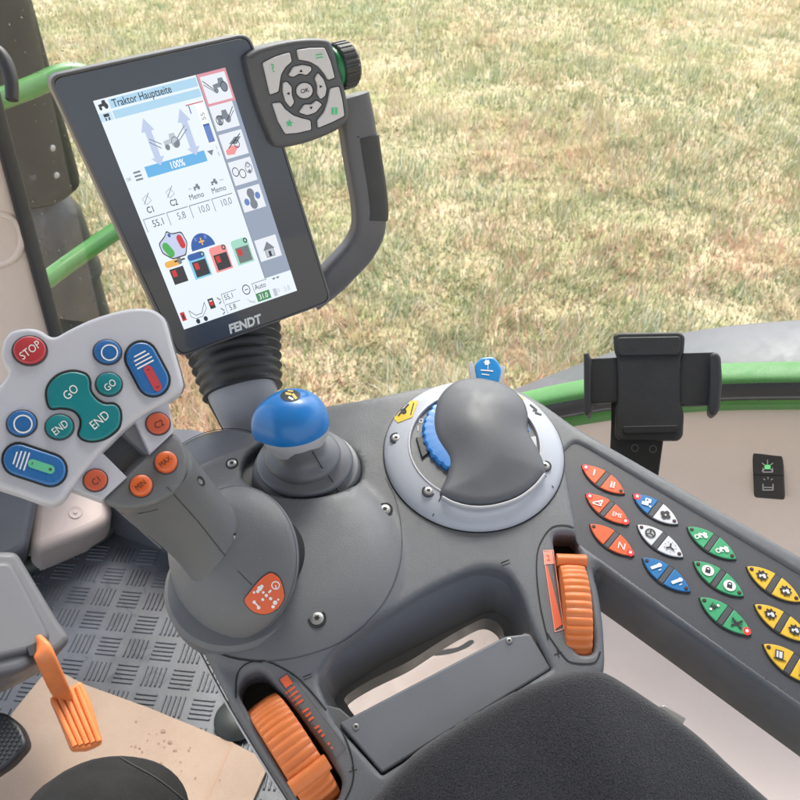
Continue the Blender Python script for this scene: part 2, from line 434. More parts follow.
# wheel wells + thumb wheels
def well(poly, m=M_GAP):
    w = MB(); w.plate(A, [A.loc(x, y) for x, y in poly], -.034, -.021, .0005, m, px=False); return w
well(offset(ccw(h_w1), -1)).build('wheel_well', arm); well(offset(ccw(h_w2), -1)).build('wheel_well', arm)
def thumbwheel(p0, p1, wpx, R, sink, tabf, label, ribs=24, shift=0):
    a = Vector(A.loc(*p0)); b = Vector(A.loc(*p1)); u = (b-a).normalized(); c = (a+b)/2
    U = A.X*u.x+A.Y*u.y; Wd = A.N.cross(U)  # axis
    C = A.W(c.x, c.y, -sink); w = wpx*mA
    wh = MB()
    X = A.N
    def rm(t, r, h): return 1 if r < R*.9 else 1+.034*abs(math.cos(ribs*t))**.8
    prof = [(R*.55, -w*.5), (R*.92, -w*.5), (R*.97, -w*.47), (R*.985, -w*.40), (R, -w*.2), (R, w*.2), (R*.985, w*.40), (R*.97, w*.47), (R*.92, w*.5), (R*.55, w*.5)]
    wh.lathe(C, Wd, prof, M_ORW, 360, X=X, rmod=rm)
    o = wh.build('thumb_wheel', arm, 28, label=label)
    tb = MB(); th = tabf; P = C+(A.N*math.cos(th)+U*math.sin(th))*(R*1.06); Nn = (A.N*math.cos(th)+U*math.sin(th)); Tt = Wd.cross(Nn)
    tb.tube([P-Wd*w*.56, P-Wd*w*.5, P, P+Wd*w*.5, P+Wd*w*.56], lambda f: .0048 if .05 < f < .95 else .0030, lambda f: .0042 if .05 < f < .95 else .003, Nn, M_ORW, 16, p=2.6)
    tb.build('thumb_tab', o)
    return o
thumbwheel((266, 708), (318, 790), 31, .043, .030, .52, 'left orange ribbed thumb wheel')
thumbwheel((571, 560), (580, 650), 25, .043, .031, -.80, 'right orange ribbed thumb wheel')
# scales beside wheels
s1 = MB(); D = Draw(s1, drape(BS, .0006))
M_ORP = mat('orange_print', (.75, .13, .05), .5); M_SALM = mat('salmon_print', (.78, .33, .25), .5)
def stripbox(D, c, w, h, ang, m):
    a = rad(ang); X = (math.cos(a), math.sin(a)); Y = (-X[1], X[0])
    D.poly([(c[0]+X[0]*i*w/2+Y[0]*j*h/2, c[1]+X[1]*i*w/2+Y[1]*j*h/2) for i, j in ((-1, -1), (1, -1), (1, 1), (-1, 1))], m)
stripbox(D, (286.5, 681.5), 11, 9, 55, M_ORP); D.ring((286, 681), 2.6, .8, M_INK); D.disc((286, 681), 1, M_INK)
for k in range(15):
    t = k/14; x = 292+40*t; y = 690+58*t; w = 9.5*(1-t)+1.6
    if k in (4, 8, 12): continue
    stripbox(D, (x-.10*w, y+.2*w*0), 2.3, w, 55, M_ORP)
D.line([(279, 680), (289, 672), (346, 748), (336, 759), (279, 680)], .5, M_DARKP)
s1.build('wheel_scale', arm, 0)
s2 = MB(); D = Draw(s2, drape(BS, .0006))
D.poly([(543, 552), (552, 551), (553.5, 564), (544, 565)], M_SALM); D.text('2', (548, 558), 8, M_ORP, 8)
D.line([(543, 551), (552.5, 550.5), (563.5, 629), (555, 632), (543, 551)], .9, M_SALM)
D.poly([(545.5, 566), (547.5, 566), (562, 625), (555, 630)], M_ORP)
s2.build('wheel_scale', arm, 0)
#============================================================== BUTTON PANEL (wing)
pan = thing('button_panel', 'dark sloping keypad wing with twelve leaf shaped coloured double keys', 'control panel', A.pt(690, 580, -.01))
pb = MB(); hp = offset(ccw([A.loc(x, y) for x, y in h_pan]), -.0015)
pb.plate(A, hp, -.018, -.0022, .0008, M_DARKP, px=False)
PS = pb.surf(); pb.build('panel_face', pan)
C_OR = mat('key_orange', (.72, .11, .03), .45); C_BL = mat('key_blue', (.01, .16, .42), .45); C_WH = mat('key_light', (.66, .66, .70), .45)
C_GR = mat('key_green', (.05, .36, .16), .45); C_YE = mat('key_yellow', (.80, .49, .04), .45); C_DK = mat('key_divider', (.07, .07, .08), .5)
M_LEDR = mat('led_glow', (.7, .02, .02), .4, emit=(1, .03, .02), es=.35); M_LEDW = mat('led_core', (.9, .8, .8), .4, emit=(1, .75, .7), es=.6)
M_LEDO = mat('led_off', (.10, .03, .03), .4)
def gear(D, c, r, m, n=8):
    pts = []
    for k in range(n*4):
        a = 2*math.pi*k/(n*4); rr = r*(1.22 if k % 4 in (0, 1) else .92); pts.append((c[0]+rr*math.cos(a), c[1]+rr*math.sin(a)))
    D.poly(pts, m)
def tractor(D, c, s, m, m2=None):
    x, y = c; m2 = m2 or m
    D.disc((x+1.9*s, y+.6*s), 1.25*s, m); D.disc((x-1.6*s, y+1.1*s), .85*s, m)
    D.poly([(x-2.4*s, y+.4*s), (x-2.4*s, y-.5*s), (x+.0*s, y-.7*s), (x+.3*s, y-1.9*s), (x+2.2*s, y-1.9*s), (x+2.6*s, y), (x+1*s, y+.6*s)], m2)
def leaf(t0, t1, ca, cb, ia, ib, la, lb):
    a = Vector(A.loc(t0[0], t0[1], -.002)); b = Vector(A.loc(t1[0], t1[1], -.002)); c = (a+b)/2; u = (b-a); L = u.length/2; u.normalize(); v = Vector((-u.y, u.x))
    B = L*.43
    def prof(x, k=1.0): return B*k*(1-abs(x)**2.1)**.86
    def P(x, y): q = c+u*x*L+v*y; return (q.x, q.y)
    def outline(k, x0, x1, sc=1.0, n=14):
        xs = [x0+(x1-x0)*i/n for i in range(n+1)]
        return [P(x*sc, prof(x, k)) for x in xs]+[P(x*sc, -prof(x, k)) for x in reversed(xs)]
    bt = MB(); full = outline(1.06, -.999, .999, 1.02); bt.plate(A, fillet(full, .0006, 2), -.004, -.0012, .0006, M_INK, px=False)
    lab = ca[1] if ca[1] == cb[1] else ca[1]+' and '+cb[1]
    o = bt.build('leaf_button', pan, label=lab+' leaf button')
    for (x0, x1, cc) in ((-.985, -.12, ca), (.12, .985, cb)):
        k = MB(); k.plate(A, outline(.93, x0, x1, .98, 12), -.003, -.0004, .0005, cc[0], px=False); k.build('key', o)
    k = MB(); k.plate(A, outline(.90, -.095, .095, 1, 2), -.003, -.0009, .0003, C_DK, px=False); k.build('divider', o)
    for sx, lit in ((-.80, la), (.80, lb)):
        k = MB(); q = P(sx*1.02, 0); W = A.W(q[0], q[1], -.0004)
        if lit: k.lathe(W, A.N, [(.0026, -.001), (.0026, .0003)], M_LEDR, 16); k.lathe(W, A.N, [(.0009, 0), (.0009, .0008)], M_LEDW, 12)
        else: k.lathe(W, A.N, [(.0014, -.001), (.0014, .0004), (.0008, .0005)], M_INK, 12); k.lathe(W, A.N, [(.0008, 0), (.0008, .0006)], M_LEDO, 10)
        k.build('led', o)
    # symbols: local x along leaf, y across; unit = leaf half width
    sy = MB(); s = L/27
    for sgn, ic in ((-1, ia), (1, ib)):
        ctr = P(sgn*.43, 0)
        ex = Vector((math.cos(rad(-16)), math.sin(rad(-16)))); ey = Vector((-ex.y, ex.x))
        ex = u*math.cos(rad(22))+v*math.sin(rad(22)); ey = Vector((-ex.y, ex.x))
        if ic.startswith('~'): pass
        mp = lambda x, y, ctr=ctr, ex=ex, ey=ey: A.W(ctr[0]+(ex.x*x-ey.x*y)*s, ctr[1]+(ex.y*x-ey.y*y)*s, .00025)
        D = Draw(sy, mp)
        if ic in ('I', 'II', 'N', 'EMS'):
            D.text(ic, (0, 0), 7 if ic == 'EMS' else 11, M_WHITE, 0, bold=.02 if ic in ('I', 'II') else 0, sx=.8 if ic == 'EMS' else 1)
        elif ic == 'hitch': D.line([(-5, 3), (4, -3), (3, 4)], 1.4, M_WHITE); D.line([(-5, 4), (4, 4)], 1, M_WHITE); D.line([(0, 0), (2, 2)], 1, M_WHITE)
        elif ic == 'blocks': D.rect(-1, -5, 5, 0, M_WHITE); D.rect(-4, 0, 3, 4, M_WHITE); D.rect(0, -4, 2, -1.5, C_BL); D.rect(4, 3, 6, 5, M_WHITE)
        elif ic == 'flower':
            for k in range(4): D.disc((3*math.cos(k*math.pi/2+.4), 3*math.sin(k*math.pi/2+.4)), 2.6, M_INK)
            D.disc((0, 0), 1, C_WH)
        elif ic == 'wheel': D.ring((0, 0), 4.6, 1.5, M_INK); [D.line([(0, 0), (4.5*math.cos(k*2.094+.5), 4.5*math.sin(k*2.094+.5))], 1.4, M_INK) for k in range(3)]
        elif ic == 'fan':
            for k in range(3): D.line([(0, 0), (4.2*math.cos(k*2.094+.5), 4.2*math.sin(k*2.094+.5))], 1.7, M_INK)
            for k in range(9): D.line([(5.2*math.cos(k*.7), 5.2*math.sin(k*.7)), (6*math.cos(k*.7), 6*math.sin(k*.7))], .8, M_INK)
        elif ic == 'arm': D.line([(-4, 3), (3, -3)], 3.2, M_WHITE); D.disc((3, -3), 2.2, M_WHITE); D.line([(3, 3), (5, 1)], .9, M_WHITE)
        elif ic == 'tractor': tractor(D, (1, -1), 1.7, M_WHITE); D.ring((-4, 3), 2, 1, M_WHITE); D.line([(-2, 3), (1, 2)], .9, M_WHITE)
        elif ic == 'lock': D.disc((0, 0), 5, M_WHITE); D.ring((0, 0), 5.4, .8, M_WHITE); D.rect(-2.4, -1, 2.4, 3, M_INK); D.ring((0, -1.6), 1.7, 1, M_INK)
        elif ic == 'crane': [D.line([(-4+2*k, 4-k), (-2+2*k, -4+k)], 1, M_INK) for k in range(3)]; D.line([(-4, 0), (4, -2)], 1, M_INK); D.disc((-3, 3), 1.3, M_WHITE); D.disc((3, -3), 1.3, M_WHITE)
        elif ic == 'cross': D.line([(-4.5, -4), (4.5, 4)], 1.8, M_INK); D.line([(-4.5, 4), (4.5, -4)], 1.8, M_INK); D.line([(-5, 0), (5, 0)], .8, M_INK)
        elif ic == 'gear': gear(D, (0, 0), 4.6, M_INK); tractor(D, (0, 0), 1.15, C_WH)
        elif ic == 'bin': D.poly([(-4, -4), (3, -4), (3, 4), (-4, 4)], M_INK); D.rect(-3, -3, 2, 3, C_WH); D.line([(-1, -3), (-1, 3)], .7, M_INK); D.line([(-5, 4.6), (5, 4.6)], 1.2, M_INK)
    if sy.v: sy.build('symbol', o, 0)
OR, BLc, WHc, GRc, YEc = (C_OR, 'orange'), (C_BL, 'blue'), (C_WH, 'white'), (C_GR, 'green'), (C_YE, 'yellow')
for a in (((581.6, 466), (624.5, 494.5), OR, OR, 'I', 'II', 1, 0), ((585.5, 494.5), (629, 525), OR, OR, 'hitch', 'EMS', 1, 1), ((589.4, 524.7), (634, 556.5), OR, OR, '~', 'N', 0, 1),
          ((632.6, 495), (678, 525), BLc, WHc, 'blocks', 'flower', 1, 0), ((636.8, 525.4), (683, 558), WHc, WHc, 'wheel', 'fan', 0, 0), ((642, 558.5), (690, 592.5), BLc, BLc, 'arm', 'arm', 0, 0),
          ((686.7, 527.5), (736, 560), GRc, GRc, 'tractor', 'tractor', 0, 0), ((693, 562), (743.3, 597), GRc, GRc, 'lock', 'lock', 0, 0), ((699, 598), (751, 635.5), GRc, GRc, 'crane', 'cross', 0, 1),
          ((746, 567), (800.5, 602.5), YEc, YEc, 'gear', 'gear', 0, 0), ((753.7, 605), (810, 642), YEc, YEc, 'gear', 'gear', 0, 0), ((762.5, 644.5), (821, 685), YEc, YEc, 'bin', 'bin', 0, 0)):
    leaf(*a)
#============================================================== DIAL HOUSING
dial = thing('dial_housing', 'round silver dial housing with smooth grey palm rest and ribbed blue ring', 'dial', A.pt(474, 452))
cO = Vector(A.loc(473.5, 452.5)); RO = 89.5*A.mpp(473, 452); CO = A.W(cO.x, cO.y, 0)
rg = MB(); rp = [(RO, -.001), (RO, .0015), (RO*.985, .0035), (RO*.94, .0065), (RO*.86, .0095), (RO*.76, .0120), (RO*.725, .0125), (RO*.71, .0118), (RO*.705, .010), (RO*.70, .009)]
rg.lathe(CO, A.N, rp, M_SILV, 128, caps=False)
RS = rg.surf(); rg.build('outer_ring', dial, 40)
bs = MB(); bs.lathe(CO, A.N, [(RO*1.012, -.001), (RO*1.012, .0006), (RO*.97, .0006)], M_GAP, 96); bs.build('seat_gasket', dial)
inn = MB(); inn.lathe(CO, A.N, [(RO*.71, .004), (RO*.70, .0102), (RO*.3, .0102), (.0001, .0102)], M_CON, 96)
IS = inn.surf(); inn.build('inner_disc', dial)
wr = MB(); wr.lathe(CO, A.N, [(RO*.733, .0128), (RO*.728, .0134), (RO*.715, .0134), (RO*.71, .0126)], M_LGREY, 96, caps=False); wr.build('bright_ring', dial)
# palm rest
palm = [(475, 382), (460, 384), (449, 390), (441, 399), (436, 411), (434, 427), (437, 440), (443, 450), (449, 460), (450, 470), (447, 482), (441, 495), (449, 499.5), (462, 503.5), (476, 505.5), (490, 505), (505, 501.5), (519, 496), (531, 488), (541, 478), (544, 472), (538, 456), (531, 443), (526, 432), (526, 416), (522, 404), (514, 395), (503, 388), (489, 384)]
palm = offset(ccw(fillet(crom(palm, 3), 2, 2)), -2.2)
Fp = Frame(0, 0, 0, A.N, O=A.O+A.N*.0105)
pc = Vector(Fp.loc(480, 428))
def ph(v, d):
    r = np.hypot(v[:, 0]-pc.x, v[:, 1]-pc.y)
    s = 1-np.clip((.011-d)/.011, 0, 1)**2.2
    s = np.sqrt(np.clip(s, 0, 1))
    s2 = np.sqrt(np.clip(1-np.clip((.005-d)/.005, 0, 1)**2, 0, 1)); return .0055*s2+.010*np.exp(-(r/.055)**2)*(1-np.clip(1-d/.035, 0, 1)**2.2)
def shrink(poly, fr, h): return poly
pm = MB().sculpt(Fp, palm, [], ph, mat('palm_plastic', (.088, .092, .105), .44, bump=.25, bscale=1800, grain=.06, var=.05), grid=.0022, skirt=.006, er=.0015)
pm.build('palm_rest', dial, 60)
# ribbed blue ring under palm rest
bc = Vector(A.loc(475.5, 433, .012)); br = 51*A.mpp(477, 432)
bl = MB(); bl.lathe(A.W(bc.x, bc.y, 0), A.N, [(br*.99, .009), (br, .011), (br, .0135), (br*.96, .015), (br*.8, .0155), (br*.5, .0150)], M_KNOB, 256, rmod=lambda a, r, h: 1+(.025*(1 if math.sin(36*a) > 0 else 0) if r > br*.9 else 0))
bl.build('scroll_ring', dial, 25)
# printed marks, steps and stickers
def ringmark(name, pts, m, surf, off=.0005, dr=None, grid=None, **kw):
    k = MB(); D = Draw(k, drape(surf, off)); D.poly(pts, m, grid)
    if dr: dr(D)
    k.build(name, dial, 0, **kw)
def d1(D):
    D.disc((404, 412), 3, M_INK, 2.6); D.line([(399, 416), (409, 405)], 1.3, M_INK); D.line([(401, 408), (409, 414)], 1.1, M_INK); D.disc((400.5, 409), 1.2, M_INK)
ringmark('warning_sticker', [(394.5, 419), (402, 401.5), (418.5, 401), (412.5, 417.5), (398, 423)], C_YE, RS, .0005, None, 3, label='yellow pictogram sticker')
k = MB(); D = Draw(k, drape(RS, .0009)); d1(D); D.line([(414, 404), (411, 415)], 1.2, M_INK); k.build('sticker_pictogram', dial, 0)
ringmark('ring_sticker', [(438, 383), (452, 377), (467, 376), (467, 378.5), (452, 380.5), (440, 385)], C_BL, RS, .0005, None, 3, label='thin blue sticker')
ringmark('ring_sticker', [(501, 387), (505, 386), (524, 399), (521, 400.5)], C_YE, RS, .0005, None, 3, label='narrow yellow sticker')
k = MB(); D = Draw(k, drape(RS, .0006)); D.line([(530, 405), (536, 410), (533, 411)], 1.6, M_INK); D.line([(535, 413), (541, 415)], 1.5, M_INK); D.disc((536, 411), 1.2, M_INK); k.build('print_marks', dial, 0)
k = MB(); D = Draw(k, drape(IS, .0004))
for (x, y) in ((443, 395), (421, 421), (524, 420)): D.ring((x, y), 1.8, .7, M_WHITE)
D.line([(438, 404), (441, 400)], 1, M_WHITE); D.line([(418, 431), (418, 426)], .7, M_WHITE); k.build('dial_marks', dial, 0)
k = MB(); k.plate(A, [(416, 437), (427, 435), (433, 449), (422, 458)], .008, .0125, .0008, M_BLACK); k.build('pointer_block', dial, label='black stepped block')
k = MB(); k.plate(A, [(526, 437), (536, 436), (537, 447), (533, 455), (527, 446)], .008, .0138, .0006, M_LGREY); k.build('pointer_block', dial, label='light grey stepped block')
# lower silver tongue
k = MB(); Dk = Draw(k, drape(RS, .0006)); Dk.line([(441, 497), (433, 516)], .9, M_GAP); Dk.line([(543, 473), (553, 488)], .9, M_GAP); k.build('ring_seams', dial, 0)
k = MB(); k.tube([A.pt(x, y, .0145) for x, y in ((442, 497), (455, 503.5), (474, 507.5), (495, 506), (517, 499), (534, 487), (545, 474))], .0012, .0014, A.N, M_LGREY, 8); k.build('palm_edge_strip', dial)
for (x, y) in ((396, 438), (428.5, 491), (545, 466)): screw(RS, x, y, .0036, dial, fr=A)
#============================================================== BLUE ROCKER LEVER behind the dial
lev = thing('rocker_lever', 'small blue tilting lever between two pale prongs behind the dial', 'lever', A.pt(486, 384))
Fl = Frame(486, 384, (A.pt(486, 384)-EYE).dot(cF)-.004, (-ray(486, 384).normalized()+cU*.35))
k = MB(); k.plate(Fl, fillet([(476, 379), (474.5, 364), (481, 357), (493, 356), (499, 362), (502, 370), (498.5, 384)], 3, 3), -.007, .002, .002, mat('lever_blue', (.02, .24, .58), .3, coat=.3)); k.build('lever_cap', lev)
k = MB(); D = Draw(k, onplane(Fl, .0024)); gear(D, (487, 362.5), 2.6, M_WHITE, 6); D.line([(481, 370), (493, 371)], 1.3, M_WHITE); D.line([(482, 374), (489, 375)], 1.1, M_WHITE); D.line([(488, 366), (488, 369)], .8, M_WHITE); k.build('pictogram', lev, 0)
k = MB(); k.plate(Fl, [(473, 377), (499, 383), (498, 386), (473, 381)], -.006, .0005, .0005, M_BLUED); k.build('lever_base', lev)
for pts in (((468, 363), (472, 361), (478, 381), (471, 381)), ((505, 366), (501.5, 365.5), (497, 385), (502, 386))):
    k = MB(); k.plate(Fl, list(pts), -.008, .001, .0005, M_LGREY); k.build('prong', lev)
#============================================================== BALL LEVER
ball = thing('ball_lever', 'short lever with glossy blue ball knob on grey stepped bellows', 'control lever', A.pt(308, 478, -.01))
gc = Vector(A.loc(307, 467, .0)); GC = A.W(gc.x, gc.y, 0)
q = A.mpp(310, 470)
bx = MB()
top = A.pt(298, 440, .040)
prof = [(57, -14), (55, -4), (53.2, -1), (53, 1), (51.5, 2.3), (47.5, 2.6), (46.3, 3.4), (47.2, 5), (47.8, 8), (47, 10.5), (44.5, 12), (37.5, 13.2), (35.8, 14.2), (36.8, 16), (37.6, 18.5), (37, 21), (34, 23.2), (28, 25.5), (24, 29), (21.5, 34), (20, 42)]
loops = []
for r, h in prof:
    f = max(0, (h+3)/37)**1.1; Cc = GC.lerp(top-A.N*.0, f) if f > 0 else GC; Cc = Vector((Cc.x, Cc.y, 0)); 
    base = GC+(top-GC)*f; hgt = (base-A.O).dot(A.N)
    base = base+A.N*(h*mm-hgt)
    loops.append([base+(A.X*math.cos(a)+A.Y*math.sin(a)*.86)*r*q for a in np.linspace(0, 2*math.pi, 73)[:-1]])
bx.loft(loops, mat('bellows_rubber', (.125, .13, .145), .36, bump=.1), cap1=True); BX = bx.surf(); bx.build('bellows', ball, 40)
k = MB(); Dk = Draw(k, drape(BX, .0004)); Dk.line([(312, 451), (322, 468), (333, 482), (339, 494)], 1.1, M_GAP); k.build('bellows_seam', ball, 0)
k = MB(); wl = [[A.pt(301+60.5*s_*math.cos(t), 470+35.5*s_*math.sin(t), h) for t in np.linspace(0, 2*math.pi, 49)[:-1]] for s_, h in ((1.0, -.018), (.3, -.020))]
k.loft(wl, M_GAP); k.build('recess_floor', ball)
axb = (A.N*.62-cR*.10+cU*.55).normalized()
BC = A.pt(292.5, 418, .048)
pu = (EYE-BC).normalized(); mb_ = (BC-EYE).length/FPX*.97
k = MB(); k.lathe(BC, axb, [(.019, -.026), (.021, -.022), (.0245, -.016), (.0262, -.011), (.0263, -.0095)], M_LGREY if 0 else mat('knob_collar', (.42, .42, .46), .35), 64)
k.build('knob_collar', ball, 50)
ldir = -cR
def bmod(a, r, h):   # slightly pointed towards the left
    return 1+.17*math.exp(-((a-math.pi-.25)/.40)**2)
k = MB(); R0 = .0268; pr = [(R0*.985, -.0095), (R0, -.008), (R0*1.005, -.004)]
for i in range(1, 13):
    a = i/12*math.pi/2*.97; pr.append((R0*1.005*math.cos(a)**.82, -.004+.0245*math.sin(a)))
pr.append((.0004, .0206))
k.lathe(BC, axb, pr, M_KNOB, 96, X=cR, rmod=bmod); KS = k.surf(); k.build('knob', ball, 60)
k = MB(); D = Draw(k, drape(KS, .0004)); D.poly(D.ell((290.5, 396), 10, 5.6), M_INK, 2.5); k.build('knob_inset', ball, 0)
M_GOLD = mat('gold_print', (.75, .55, .15), .4)
k = MB(); D = Draw(k, drape(KS, .0007)); D.line([(286, 394), (291, 395)], 2.2, M_GOLD); D.line([(293, 395), (296, 399)], 2.6, M_GOLD); D.line([(289, 398), (293, 400)], 2, M_WHITE); D.line([(288, 391.5), (293, 392)], 1.4, M_GOLD); k.build('knob_symbol', ball, 0)
#============================================================== MULTIFUNCTION JOYSTICK
joy = thing('multifunction_joystick', 'grey joystick with broad pale head full of blue, teal, red and orange buttons', 'joystick', A.pt(228, 572))
nD = cam2w((-.42, .20, .885)).normalized()
dC0 = A.pt(232, 562, .028)
Dm = Frame(0, 0, 0, nD, O=dC0); dR = 76*(dC0-EYE).dot(cF)/FPX
k = MB()
dome = [(dR*.9, -.010), (dR*.985, -.004), (dR, -.0015), (dR*.995, .0005), (dR*.96, .004), (dR*.85, .0095), (dR*.7, .0145), (dR*.5, .019), (dR*.3, .023), (.0001, .026)]
k.lathe(dC0, nD, dome, M_CON, 96); DS = k.surf(); k.build('base_dome', joy, 60)
k = MB(); k.lathe(dC0, nD, [(dR*.62, -.06), (dR*.70, -.03), (dR*.84, -.012), (dR*.90, -.004)], M_GAP, 64); k.build('dome_skirt', joy)
k = MB(); gcv = A.pt(226, 590, .004); k.lathe(A.pt(238, 585, .004), A.N, [(.050, -.01), (.050, .005), (.047, .008), (.03, .010)], M_CON, 64); k.build('base_ring', joy)
k = MB(); k.lathe(dC0, nD, [(dR*1.002, -.0010), (dR*1.006, -.0004), (dR*1.002, .0003)], M_CON2, 96, caps=False); k.build('dome_edge', joy)
# grip
G0 = fillet([(102, 499), (125, 477), (149, 453), (174, 430), (184, 443), (189, 459), (186, 477), (175, 493), (156, 504), (132, 509), (113, 507)], 7, 4)
def resample(P, n):
    P = [Vector(p) for p in P]; N = len(P); L = [0]
    for i in range(N): L.append(L[-1]+(P[(i+1) % N]-P[i]).length)
    out = []; j = 0
    for k_ in range(n):
        s_ = L[-1]*k_/n
        while L[j+1] < s_: j += 1
        t = (s_-L[j])/max(1e-9, L[j+1]-L[j]); out.append(P[j].lerp(P[(j+1) % N], t))
    return out
def align(Aq, Bq):
    n = len(Aq); ca = sum(Aq, Vector())/n; cb = sum(Bq, Vector())/n; best = None
    for rev in (0, 1):
        Bx = Bq[::-1] if rev else Bq
        for s_ in range(0, n):
            d_ = sum(((Aq[i]-ca)-(Bx[(i+s_) % n]-cb)).length_squared for i in range(0, n, 4))
            if best is None or d_ < best[0]: best = (d_, rev, s_)
    Bx = Bq[::-1] if best[1] else Bq; return [Bx[(i+best[2]) % n] for i in range(n)]
n = 64
pJ = lambda poly, h: [J.pt(x, y, h) for x, y in poly]
face = [J.loc(x, y, -.006) for x, y in G0]; face = ccw(face)
l0 = resample([J.W(x, y, -.006) for x, y in offset(face, .0025)], n)
l1 = align(l0, resample([J.W(x, y, -.0072) for x, y in offset(face, .0006)], n))
l2 = align(l1, resample([J.W(x, y, -.0100) for x, y in face], n))
pth = [((150, 476), .498), ((163, 491), .512), ((183, 510), .525), ((203, 532), .536), ((216, 548), .543), ((223, 558), .547)]
hw = [45, 43, 39.5, 37, 36, 37]
P3 = [EYE+ray(*p)*t for p, t in pth]
loops = [l0, l1, l2]
for i in range(len(P3)):
    ax = (P3[min(i+1, len(P3)-1)]-P3[max(i-1, 0)]).normalized(); e1 = cR*.78+cU*.62; e1 = (e1-ax*e1.dot(ax)).normalized(); e2 = ax.cross(e1)
    rr = hw[i]*pth[i][1]/FPX; bb = rr*(.82 if i < 4 else .9)
    lp = []
    for t in np.linspace(0, 2*math.pi, n+1)[:-1]:
        c_, s_ = math.cos(t), math.sin(t); c_ = math.copysign(abs(c_)**.88, c_); s_ = math.copysign(abs(s_)**.88, s_); lp.append(P3[i]+e1*c_*rr+e2*s_*bb)
    loops.append(align(loops[-1], lp))
L3 = []
for i in range(len(loops)):   # smooth between sections from index 2 on
    if i < 2: L3.append(loops[i]); continue
    if i == len(loops)-1: L3.append(loops[i]); break
    for t in (0, .33, .66):
        a_, b_, c_, d_ = loops[max(i-1, 2)], loops[i], loops[i+1], loops[min(i+2, len(loops)-1)]
        L3.append([.5*((2*b)+(-a+c)*t+(2*a-5*b+4*c-dd)*t*t+(-a+3*b-3*c+dd)*t**3) for a, b, c, dd in zip(a_, b_, c_, d_)])
k = MB(); k.loft(L3, M_CON, cap0=True)
# flare into the dome
axd = nD; flare = []
cc = P3[-1]
k2 = MB(); 
GS = k.surf(); grip_mb = MB()
fl = MB(); base_r = hw[-1]*.55/FPX
b0 = dC0+nD*.020+(Dm.pt(221, 566)-Dm.pt(232, 562))
hx = [q_[0] for q_ in dome][::-1]; hy = [q_[1] for q_ in dome][::-1]
last = L3[-1]; lc = sum(last, Vector())/n; dl = [p-dC0 for p in last]; flo = []
l2d = [(v.dot(Dm.X), v.dot(Dm.Y), v.dot(Dm.N)) for v in dl]; c2 = (sum(q_[0] for q_ in l2d)/n, sum(q_[1] for q_ in l2d)/n)
flo.append([p.lerp(L3[-2][i], .15) for i, p in enumerate(last)])
for s_ in (.0, .12, .28, .5, .75, 1.0):
    lp = []
    for q_ in l2d:
        sc2 = 1+.34*s_**1.2; x_ = c2[0]+(q_[0]-c2[0])*sc2; y_ = c2[1]+(q_[1]-c2[1])*sc2; rr_ = math.hypot(x_, y_)
        zd = float(np.interp(rr_, hx, hy)); z_ = zd+(q_[2]-zd)*(1-s_)**2.4-(.0006 if s_ == 1 else 0); lp.append(dC0+Dm.X*x_+Dm.Y*y_+Dm.N*z_)
    flo.append(lp)
grip_mb.loft(L3[:-1]+[[a.lerp(b, .5) for a, b in zip(L3[-1], flo[1])]]+flo[2:], M_CON, cap0=True); grip_mb.build('grip', joy, 60)
k = MB(); D = Draw(k, drape(GS, .0004))
D.line(crom([(167, 487), (178, 499), (200, 524), (222, 552), (236, 568)], 4, False), .7, M_GAP)
D.line([(107, 508), (122, 513), (140, 513), (158, 509)], .6, M_GAP)
k.build('grip_seam', joy, 0)
for (c_, rot, r1, r2) in (((201, 481), 1.05, 5.5, 3.0), ((236, 538), 1.25, 5.5, 2.2)):
    k = MB(); D = Draw(k, drape(GS, .0003)); D.poly(D.ell(c_, r1, r2, 20, rot), M_GAP); D.poly(D.ell((c_[0]-1, c_[1]+.5), r1*.6, r2*.6, 16, rot), M_STEEL); k.build('screw_hole', joy, 0)
# dome sticker
k = MB(); D = Draw(k, drape(DS, .0005)); stc = crom([(272, 573), (279, 578), (283, 588), (283.5, 597), (279, 606), (271, 612), (262, 613.5), (252, 610), (245, 600.5), (250, 592), (260, 580), (266, 575)], 4)
D.poly(offset(ccw(stc), -1), M_INK, 4); k.build('sticker_edge', joy, 0)
k = MB(); D = Draw(k, drape(DS, .0008)); D.poly(stc, C_OR, 4); so = k.build('dome_sticker', joy, 0)
k = MB(); D = Draw(k, drape(DS, .0011))
D.ring((275.5, 585), 3.6, 1.1, M_WHITE); D.line([(275.5, 585), (276, 588)], 1, M_WHITE); D.line([(271, 590), (269, 592)], 2, M_WHITE)
for (x, y, r) in ((266.5, 595, 1.8), (260, 588, 2.6), (258, 591, 1.8), (262, 586, 1.9), (254.5, 592, 1.3), (263, 599, 1.6), (270.5, 598, 1.7), (254.5, 601.5, 1.8), (259, 607, 1.9), (275, 602, 2.4), (273, 606, 1.8), (278, 599, 1.2), (263.5, 592, 1.4)): D.disc((x, y), r, M_WHITE, n=7)
D.line([(254, 601), (260, 607)], 1.6, M_WHITE); k.build('sticker_pictogram', joy, 0)
k = MB(); D = Draw(k, drape(DS, .0004)); D.line([(238, 571), (252, 585)], .6, M_GAP); D.line([(281, 607), (288, 613)], .6, M_GAP); k.build('dome_seam', joy, 0)
